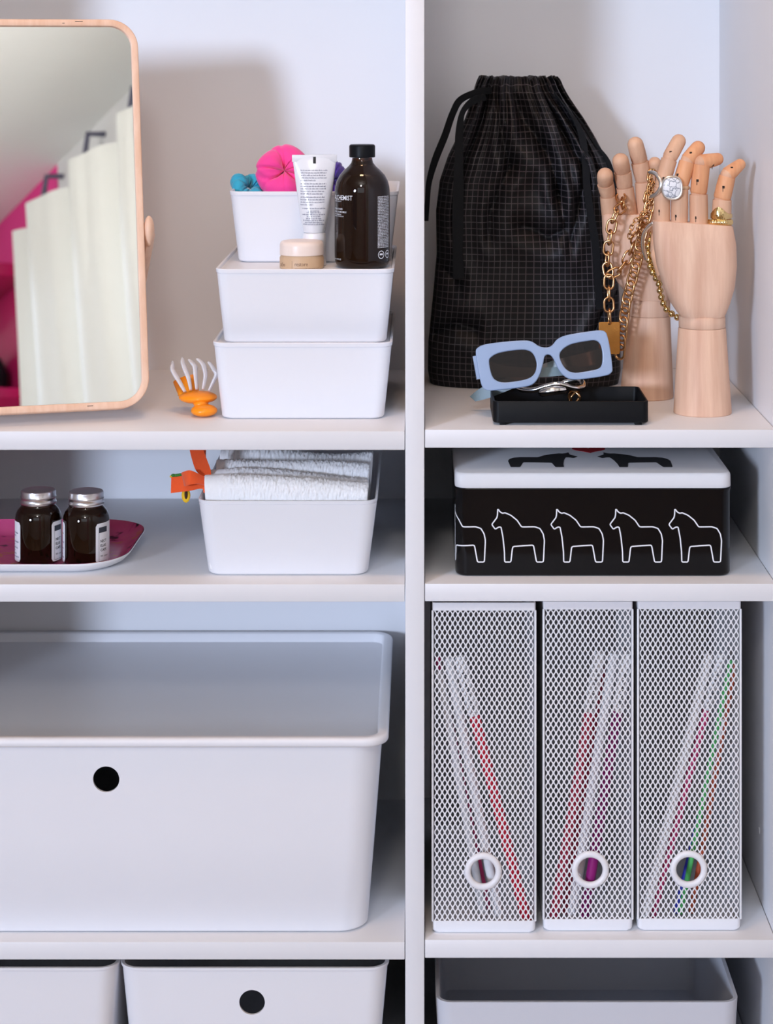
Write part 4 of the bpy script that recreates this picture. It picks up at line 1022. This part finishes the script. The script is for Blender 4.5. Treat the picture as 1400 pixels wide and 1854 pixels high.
hR = make_hand('wooden jointed hand behind, draped with gold chains, palm to the viewer', Vector((at(1171, 720, yR).x, yR, zS)), yR,
    dict(neck=571, wrist=541, rb=48.5, rt=37.5, dx=5),
    [(389, 1090, 1202, .028), (420, 1091, 1206, .034), (455, 1097, 1208, .039), (485, 1106, 1210, .042), (510, 1118, 1210, .043), (530, 1133, 1211, .041), (541, 1140, 1210, .039)], 0,
    [dict(p=[(1105, 392, 0), (1101, 352, -.005), (1096, 330, -.012), (1096, 318, -.020)], r=[15, 15, 15, 14.5]),
     dict(p=[(1139, 392, 0), (1131, 336, -.004), (1127, 308, -.010), (1124, 292, -.018)], r=[16, 16, 16, 15]),
     dict(p=[(1171, 392, 0), (1166, 326, -.003), (1158, 290, -.006), (1151, 262, -.012)], r=[17, 16.5, 16, 14.5]),
     dict(p=[(1196, 394, .002), (1192, 335, .002), (1189, 310, -.002), (1186, 296, -.006)], r=[14, 13, 12.5, 12])],
    dict(p=[(1208, 480, -.010), (1222, 450, -.016), (1226, 425, -.020), (1226, 408, -.022)], r=[13, 12, 11.5, 11]), None)

# ---- rings on the front hand
def band(name, c, axis, R_, r_, m, parent, sy=1.0, ribs=0, seg=48):
    rings = []; ax = Vector(axis).normalized(); a1 = ax.orthogonal().normalized(); a2 = ax.cross(a1)
    for i in range(seg):
        a = 2*PI*i/seg; k = 1+(.14*math.cos(ribs*a) if ribs else 0); d = a1*math.cos(a)+a2*math.sin(a)
        rings.append([c+d*(R_+r_*k*math.cos(2*PI*j/10))+ax*r_*sy*math.sin(2*PI*j/10) for j in range(10)])
    rings.append(rings[0]); return G().loft(rings, False, False).obj(name, m, parent, ang=60)
fs_ = sc(yF)
c = at(1231, 340, yF); rg1 = thing('stone_ring', 'ring with a large oval white marbled stone on the front hand', 'ring', c)
band('band', Vector((0, 0, 0)), (.03, .1, 1), 16.3*fs_, .0011, 'beige', rg1, 1.8)
st = at(1217, 340, yF-.0135)-c
g = G(); rings = []
for (k, yy) in ((1.0, .0025), (1.04, 0), (1.02, -.0018), (.93, -.0026), (.85, -.0022)):
    rings.append([st+Vector((18.5*fs_*k*math.copysign(abs(math.cos(a))**.8, math.cos(a)), yy, 21.5*fs_*k*math.copysign(abs(math.sin(a))**.8, math.sin(a)))) for a in [2*PI*i/40 for i in range(40)]])
g.loft(rings).obj('bezel', 'silver_m', rg1, ang=40)
rings = []
for i in range(7):
    k = math.cos(PI/2*i/7); yy = -.0022-.0026*math.sin(PI/2*i/7)
    rings.append([st+Vector((18.5*fs_*.86*k*math.copysign(abs(math.cos(a))**.8, math.cos(a)), yy, 21.5*fs_*.86*k*math.copysign(abs(math.sin(a))**.8, math.sin(a)))) for a in [2*PI*i_/40 for i_ in range(40)]])
g = G().loft(rings); g.obj('stone', 'howlite', rg1, ang=80)
c = at(1304, 402, yF); rg2 = thing('ribbed_ring', 'thin ribbed gold ring lowest on the little finger', 'ring', c, group='gold rings on the little finger')
band('band', Vector((0, 0, 0)), (.0, .03, 1), 19.0*fs_, .0025, 'gold_b', rg2, 1.35, ribs=30, seg=192)
c = at(1306.5, 388, yF); rg3 = thing('signet_ring', 'hammered gold signet ring above the ribbed one on the little finger', 'ring', c, group='gold rings on the little finger')
rings = []; rn = random.Random(4)
for i in range(72):
    a = 2*PI*i/72; w_ = max(0, math.cos(a-(-PI/2-.42)))**4; hh = .0021+.0052*w_; R0 = 18.0*fs_; zc_ = .0008-.0022*(1-w_)
    d_ = Vector((math.cos(a), math.sin(a), 0)); rg = []
    for j in range(9): k = j/8; bump = (rn.uniform(-.00022, .00022) if w_ > .15 else 0); rg.append(d_*(R0+.0010+.0014*w_*math.sin(PI*k)+bump)+Vector((0, 0, zc_+(k-.5)*2*hh)))
    rg += [d_*R0+Vector((0, 0, zc_+hh)), d_*R0+Vector((0, 0, zc_-hh))]
    rings.append(rg)
rings.append(rings[0]); G().loft(rings, False, False).obj('hammered_band', 'gold_b', rg3, ang=8)

# ---- chains
def link_mesh(L, w, r):
    path = []
    for k in range(9): a = -PI/2+PI*k/8; path.append(Vector(((L-w)/2+w/2*math.cos(a), w/2*math.sin(a), 0)))
    for k in range(9): a = PI/2+PI*k/8; path.append(Vector((-(L-w)/2+w/2*math.cos(a), w/2*math.sin(a), 0)))
    return G().tube(path, r, 8, closed=True, ref=(0, 0, 1)).mesh('chain_link', ang=80)
def chain(parent, path, me, pitch, m, roll0, roll1, name='chain_link'):
    pts = resample(path, pitch); o = Vector(parent.location)
    for i in range(len(pts)-1):
        c = (pts[i]+pts[i+1])/2; t = (pts[i+1]-pts[i]).normalized(); fw = Vector((0, -1, 0)); fw = (fw-t*fw.dot(t)).normalized(); sd = fw.cross(t)
        B = Matrix((t, sd, fw)).transposed().to_4x4(); ob = link(name, me, m, parent) if len(me.materials) == 0 else link(name, me, None, parent)
        ob.matrix_local = Matrix.Translation(c-o) @ B @ Matrix.Rotation(roll0 if i % 2 == 0 else roll1, 4, 'X')
yC = .155
ch1 = thing('chain_necklace', 'gold oval link necklace with a rectangular pendant on the rear hand', 'necklace', at(1103, 500, yC))
lm = link_mesh(.0155, .0098, .00125)
k1 = [at(*p) for p in ((1122, 352, .178), (1129, 374, .158), (1118, 382, .152), (1109, 402, .152), (1103, 440, .152), (1099, 478, .152), (1103, 498, .150))]
chain(ch1, crom(k1), lm, .0118, 'gold', .25, 1.35)
k2 = [at(*p) for p in ((1103, 498, .151), (1121, 490, .151), (1136, 470, .151), (1146, 445, .150), (1156, 425, .149), (1166, 398, .149), (1172, 370, .150), (1179, 335, .152), (1182, 310, .156))]
chain(ch1, crom(k2), lm, .0118, 'gold', .35, 1.3)
k3 = [at(*p) for p in ((1103, 500, .149), (1102, 530, .148), (1103, 560, .147), (1104, 583, .147))]
chain(ch1, crom(k3), lm, .0118, 'gold', .1, 1.5)
pc = at(1103.5, 612, .147)-Vector(ch1.location)
me = flat_mesh([[(p.x, p.y) for p in rrect(38*sc(.147), 58*sc(.147), .0016, 0, 4)]], .0005, .0003, 2)
map_mesh(me, lambda c: pc+Vector((c.x, -c.z, c.y))); link('pendant_plate', me, 'plate', ch1)
G().tube([pc+Vector((.0012*math.cos(2*PI*k/12)*1.0, 0, 29*sc(.147)+.0022*math.sin(2*PI*k/12))) for k in range(12)], .0005, 6, closed=True).obj('jump_ring', 'gold', ch1)
G().box(pc+Vector((-.0012, -.0009, 24*sc(.147))), pc+Vector((.0012, -.0006, 27*sc(.147)))).obj('pendant_hole', 'knot', ch1)
ch2 = thing('curb_chain', 'gold curb chain hanging straight down across the rear hand', 'necklace', at(1150, 480, .150))
lm2 = link_mesh(.0155, .0100, .00135)
k4 = [at(*p) for p in ((1184, 318, .150), (1180, 345, .146), (1176, 375, .143), (1168, 405, .142), (1160, 440, .142), (1152, 480, .144), (1141, 520, .146), (1134, 550, .147), (1129, 585, .148), (1125, 620, .149), (1122, 645, .150))]
chain(ch2, crom(k4), lm2, .0098, 'gold', .75, .55)
ch3 = thing('fine_chain', 'thin gold chain tangled among the thicker links on the rear hand', 'necklace', at(1150, 400, .15))
lm3 = link_mesh(.0062, .0042, .0007)
chain(ch3, crom([at(*p) for p in ((1181, 308, .150), (1179, 330, .146), (1178, 360, .142), (1168, 385, .141), (1150, 400, .141), (1143, 415, .142), (1140, 432, .143), (1152, 420, .141), (1162, 400, .140))]), lm3, .0046, 'gold', .5, 1.4)
bd = thing('bead_necklace', 'gold bead strand between the two wooden hands', 'necklace', at(1190, 500, .14))
sb = G().sphere((0, 0, 0), .0036, u=16, w=10).mesh('bead', ang=80)
def beads(path, step, y0_=0):
    for p in resample(crom([at(*q) for q in path]), step):
        o = link('bead', sb, 'gold_b' if len(sb.materials) == 0 else None, bd); o.location = p-Vector(bd.location)
beads(((1181, 424, .140), (1176, 440, .139), (1174, 452, .138), (1176, 476, .138), (1184, 497, .138), (1193, 512, .137), (1196, 530, .137), (1200, 545, .136), (1206, 558, .135), (1215, 567, .134), (1226, 574, .132), (1238, 579, .130)), .0068)
beads(((1182, 462, .134), (1186, 478, .134), (1190, 492, .134), (1193, 505, .134)), .0070)
def hoop(label, pts, r, m, flat=None):
    p = crom([at(*q) for q in pts], per=6); o = p[0].copy(); n = len(p)
    g = G().tube([a-o for a in p], [r*(1 if 0 < i < n-1 else .8) for i in range(n)], 12, flat=flat)
    ob = g.obj('hoop_earring', m); ob.location = o; tag(ob, label, 'earring', 'silver hoop earrings on the hands'); return ob
hoop('upper silver hoop earring beside the white stone ring', ((1176, 312, .100), (1186, 314, .090), (1195, 324, .082), (1197, 337, .079), (1190, 350, .083), (1179, 356, .092)), .0021, 'silver_m')
hoop('lower curved silver hoop hanging at the palm of the front hand', ((1184, 403, .108), (1174, 411, .112), (1166, 424, .116), (1164, 440, .118), (1166, 455, .120), (1171, 470, .122)), .0021, 'silver')

# ================================================================== BLACK TRAY, SUNGLASSES
yT0, yT1 = .022, .112
x0, x1 = at(893, 770, yT0).x, at(1175, 770, yT0).x
tr = thing('black_tray', 'small shallow black plastic tray under the sunglasses', 'tray', ((x0+x1)/2, (yT0+yT1)/2, zS))
hT = (766-727)*sc(yT0); w, d = x1-x0, yT1-yT0; fz = .0026
G().loft([rrect(w-.002, d-.002, .005, fz), rrect(w, d, .006, fz+.001), rrect(w, d, .006, fz+hT-.0006), rrect(w-.001, d-.001, .006, fz+hT), rrect(w-.0034, d-.0034, .005, fz+hT), rrect(w-.0044, d-.0044, .004, fz+hT-.0008), rrect(w-.006, d-.006, .004, fz+.0018)]).obj('body', 'black_pl', tr, ang=40)
for sx in (-1, 1):
    for sy in (-1, 1):
        G().box((sx*(w/2-.010)-.0035, sy*(d/2-.006)-.0035, 0), (sx*(w/2-.010)+.0035, sy*(d/2-.006)+.0035, fz+.0004)).obj('foot', 'black_pl', tr, bevel=.0005)
zTf = zS+fz+.0018
# sunglasses
yG = .060
sg = thing('sunglasses', 'pale blue rectangular sunglasses with smoky lenses resting on the black tray', 'sunglasses', at(985, 660, yG))
so = Vector(sg.location); gs = sc(yG)
def gp(cx_, cy_): return ((840+cx_*.25714-985)*gs, (660-(580+cy_*.25714))*gs)
outl = [(84, 225), (95, 196), (150, 170), (300, 150), (430, 143), (485, 153), (530, 182), (580, 192), (622, 178), (658, 137), (720, 108), (850, 85), (955, 73), (998, 84), (1014, 120), (1030, 200), (1045, 335), (1036, 368), (1000, 388), (880, 408), (765, 416), (708, 394), (668, 350), (640, 290), (616, 252), (590, 243), (570, 257), (560, 300), (540, 370), (508, 428), (460, 460), (350, 478), (210, 492), (155, 488), (126, 460), (108, 390), (92, 300)]
l1 = [(179, 290), (200, 255), (260, 228), (380, 210), (450, 213), (490, 240), (512, 300), (504, 360), (470, 400), (400, 422), (285, 435), (226, 420), (196, 380)]
l2 = [(676, 245), (700, 205), (760, 170), (860, 150), (928, 145), (962, 175), (975, 240), (970, 310), (945, 340), (880, 355), (785, 368), (728, 350), (690, 300)]
C3 = lambda L: [(p.x, p.y) for p in crom([Vector((*gp(*q), 0)) for q in L], True, 4)]
tilt = Matrix.Rotation(-.16, 4, 'X') @ Matrix.Rotation(-.10, 4, 'Z')
def up(me, dy=0): return map_mesh(me, lambda c: tilt @ Vector((c.x, -c.z+dy, c.y)))
fr_ = up(flat_mesh([C3(outl), C3(l1), C3(l2)], .0012, .0011, 3)); fr_.shade_smooth(); fr_.set_sharp_from_angle(angle=math.radians(50)); link('frame', fr_, 'blue', sg)
for L in (l1, l2):
    lens = link('lens', up(flat_mesh([C3(L)], .0005), .0006), 'lens', sg)
def gq(cx_, cy_, dy): x, z = gp(cx_, cy_); return tilt @ Vector((x, dy, z))
# hinge block and temples folded behind the frame
ribbon([gq(78, 250, .000), gq(76, 255, .006)], [gq(108, 410, .000), gq(100, 415, .006)], .005, 'end_piece', 'blue', sg, 4)
ribbon([gq(1000, 190, .004), gq(990, 190, .012), gq(900, 215, .020), gq(600, 290, .026), gq(300, 400, .034), gq(110, 470, .038), gq(20, 535, .040)], [gq(1008, 310, .004), gq(1000, 308, .012), gq(920, 315, .020), gq(620, 365, .026), gq(330, 480, .034), gq(160, 545, .038), gq(60, 570, .040)], .0036, 'temple', 'bluegrey', sg)
ribbon([gq(95, 260, .006), gq(110, 265, .014), gq(300, 320, .020), gq(600, 330, .022), gq(960, 300, .023)], [gq(110, 400, .006), gq(125, 395, .014), gq(310, 400, .020), gq(600, 395, .022), gq(960, 360, .023)], .0036, 'temple', 'bluegrey', sg)
# jewellery in the tray
def wire(name, label, cat, pts, r, m, flat=None, group=None):
    p = crom([at(840+a*.25714, 580+b*.25714, y) for a, b, y in pts], per=6); o = p[0].copy()
    n = len(p); g = G().tube([q-o for q in p], [r*min(1, .45+min(i, n-1-i)*.18) for i in range(n)], 12, flat=flat)
    ob = g.obj(name, m); ob.location = o; return tag(ob, label, cat, group)
wire('bracelet', 'wavy polished silver cuff bracelet lying in the black tray', 'bracelet', ((375, 478, .075), (430, 492, .070), (500, 490, .066), (570, 468, .064), (640, 452, .062), (700, 455, .062), (760, 475, .064), (810, 480, .070), (838, 465, .080), (835, 435, .092), (800, 422, .100), (740, 430, .104), (680, 445, .106)), .0024, 'silver', (.8, 1.15))
wire('silver_ring', 'leaf shaped silver ring in the black tray below the bracelet', 'ring', ((530, 516, .066), (570, 508, .062), (620, 500, .060), (680, 492, .061), (725, 490, .064)), .0042, 'silver', (.7, 1))
c = at(840+778*.25714, 580+545*.25714, .080)
o = thing('gold_ring', 'gold knot ring standing in the black tray', 'ring', c); band('band', Vector((0, 0, 0)), (.5, .8, .15), .0062, .0014, 'gold', o); band('band', Vector((.001, .001, 0)), (-.6, .7, .3), .0058, .0011, 'gold', o)
c = at(840+780*.25714, 580+497*.25714, .078); o = thing('gold_hoop', 'small gold hoop earring behind the gold knot ring', 'earring', c); band('band', Vector((0, 0, 0)), (.1, .35, 1), .0050, .0010, 'gold', o)
